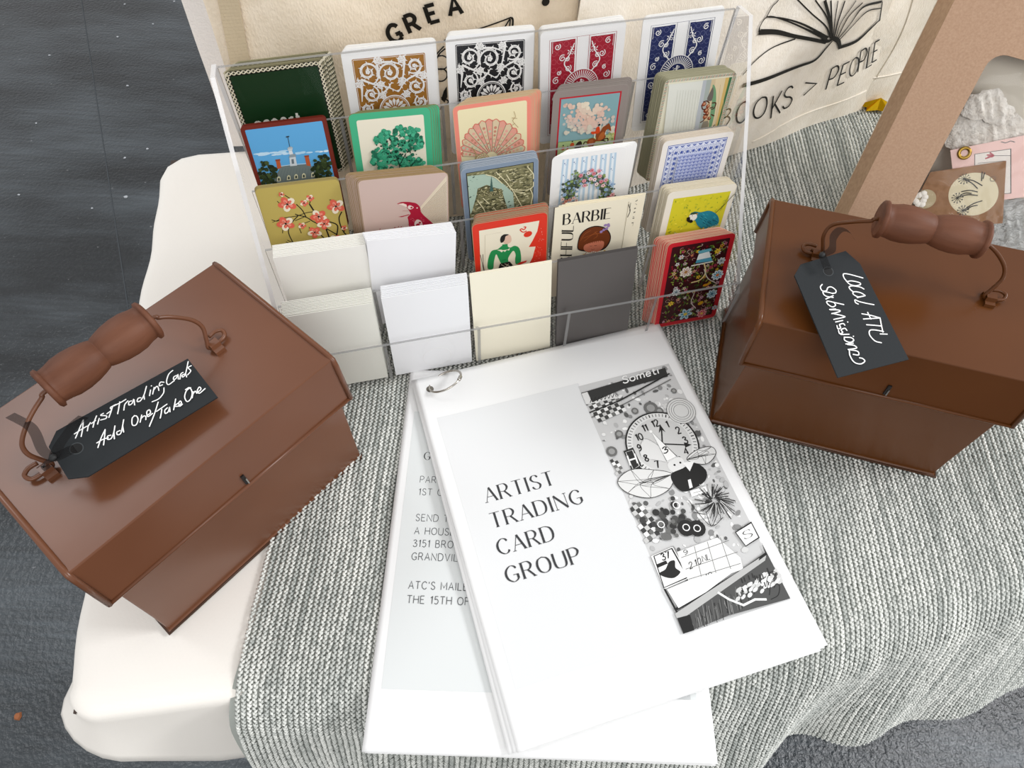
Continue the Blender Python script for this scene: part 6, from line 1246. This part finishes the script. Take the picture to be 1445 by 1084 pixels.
a.line(a.qs([(695, 870), (690, 840), (705, 810), (722, 815), (705, 850), (700, 890)]), .0004, '#161615', sm=True); a.line(a.qs([(715, 865), (725, 850), (735, 860), (730, 890), (705, 905)]), .0004, '#161615', sm=True)
a.poly([cl(p) for p in a.qs([(380, 970), (425, 958), (440, 1012), (402, 1026)])], '#161615')
co = a.build('collage_picture', of); co['label'] = 'black and white clock and paper collage picture'
# punched hole and book ring
hq = pf((607, 551)); a = Art(lambda u, v, h: sf(u, v, h), pf, 3e-6, 1.5e-4); a.circ(hq, .003, '#6a655c', 18); a.build('punched_hole', of)
hp_ = at((607, 551), z0+.008); rg = MB(); RRad = .0140
c3 = at((628, 538), z0+.0112); tilt = Matrix.Translation(Vector(c3))@Matrix.Rotation(.1, 4, 'Z')@Matrix.Rotation(math.radians(-22), 4, 'X')@Matrix.Rotation(math.radians(-24), 4, 'Y')
rg.tube([(RRad*math.cos(2*PI*k/48), RRad*.86*math.sin(2*PI*k/48), 0) for k in range(48)], .0009, 8, closed=True)
ring_o = rg.build('binder_ring', M['chrome'], smooth=True, world=tilt); tagp(ring_o, 'small silver metal binder ring through the top left corner of the papers', 'binder ring')
cp = MB(); t0 = -.35
cp.tube([(RRad*math.cos(t), RRad*.86*math.sin(t), 0) for t in np.linspace(t0-.22, t0+.22, 7)], [.0011, .0016, .0013, .0017, .0013, .0016, .0011], 10); cp.build('clasp', M['chrome'], ring_o, smooth=True)
# ================================================================== FLOOR DEBRIS
def chip(px, s_, m, lab, cat, group=None, seed=0):
    rr = random.Random(seed); p = at(px, FZ); q = MB(); n = 6; P = [(s_*rr.uniform(.6, 1.1)*math.cos(2*PI*k/n), s_*rr.uniform(.5, 1)*math.sin(2*PI*k/n)) for k in range(n)]
    q.add([(*c_, .0004) for c_ in P]+[(c_[0]*.7, c_[1]*.7, s_*.35) for c_ in P], [tuple(range(n-1, -1, -1)), tuple(range(n, 2*n))]+[(k, (k+1) % n, n+(k+1) % n, n+k) for k in range(n)])
    o = q.build('crumb' if not group else 'lint_speck', m); o.location = p; return tagp(o, lab, cat, group)
chip((25, 1011), .009, mat('rust_chip', '#a5643c', .7), 'small orange-brown chip lying on the dark floor at the lower left', 'debris', None, 3)
lm = mat('lint_white', '#b9bcc0', .9)
for i, p in enumerate([(180, 121), (216, 34), (70, 78), (51, 174), (27, 275), (176, 223), (208, 210), (130, 294), (178, 278), (246, 2), (166, 52), (176, 6)]): chip(p, .004 if i != 8 else .006, lm, 'tiny pale speck of lint on the dark floor left of the table', 'debris', 'lint specks on the dark floor', i)
# multicoloured rag rug showing just under the paper's bottom edge
rg_ = MB(); rc = at((650, 1100), FZ); cols = ['#7b3f2c', '#e6e2dc', '#2f6a58', '#4a3a34', '#c9b9a8', '#a8584a', '#1f2a2c', '#f0ece6']
for i in range(1500):
    x, y = RNG.uniform(-.17, .17), RNG.uniform(-.25, .032+.006*math.sin(i)); t = RNG.uniform(0, PI); l_ = RNG.uniform(.008, .02); w_ = .0035; h_ = RNG.uniform(.004, .014)
    dx_, dy_ = math.cos(t), math.sin(t); V = [(x-dx_*l_/2-dy_*w_, y-dy_*l_/2+dx_*w_, 0), (x-dx_*l_/2+dy_*w_, y-dy_*l_/2-dx_*w_, .001), (x+dy_*w_, y-dx_*w_, h_), (x-dy_*w_, y+dx_*w_, h_), (x+dx_*l_/2, y+dy_*l_/2, h_*.4)]
    rg_.add(V, [(0, 1, 2, 3), (3, 2, 4)], cols[i % 8])
ro_ = rg_.build('rag_rug', M['rag']); ro_.location = rc; tagp(ro_, 'shaggy multicoloured rag rug on the floor just below the papers', 'rug', kind='stuff')
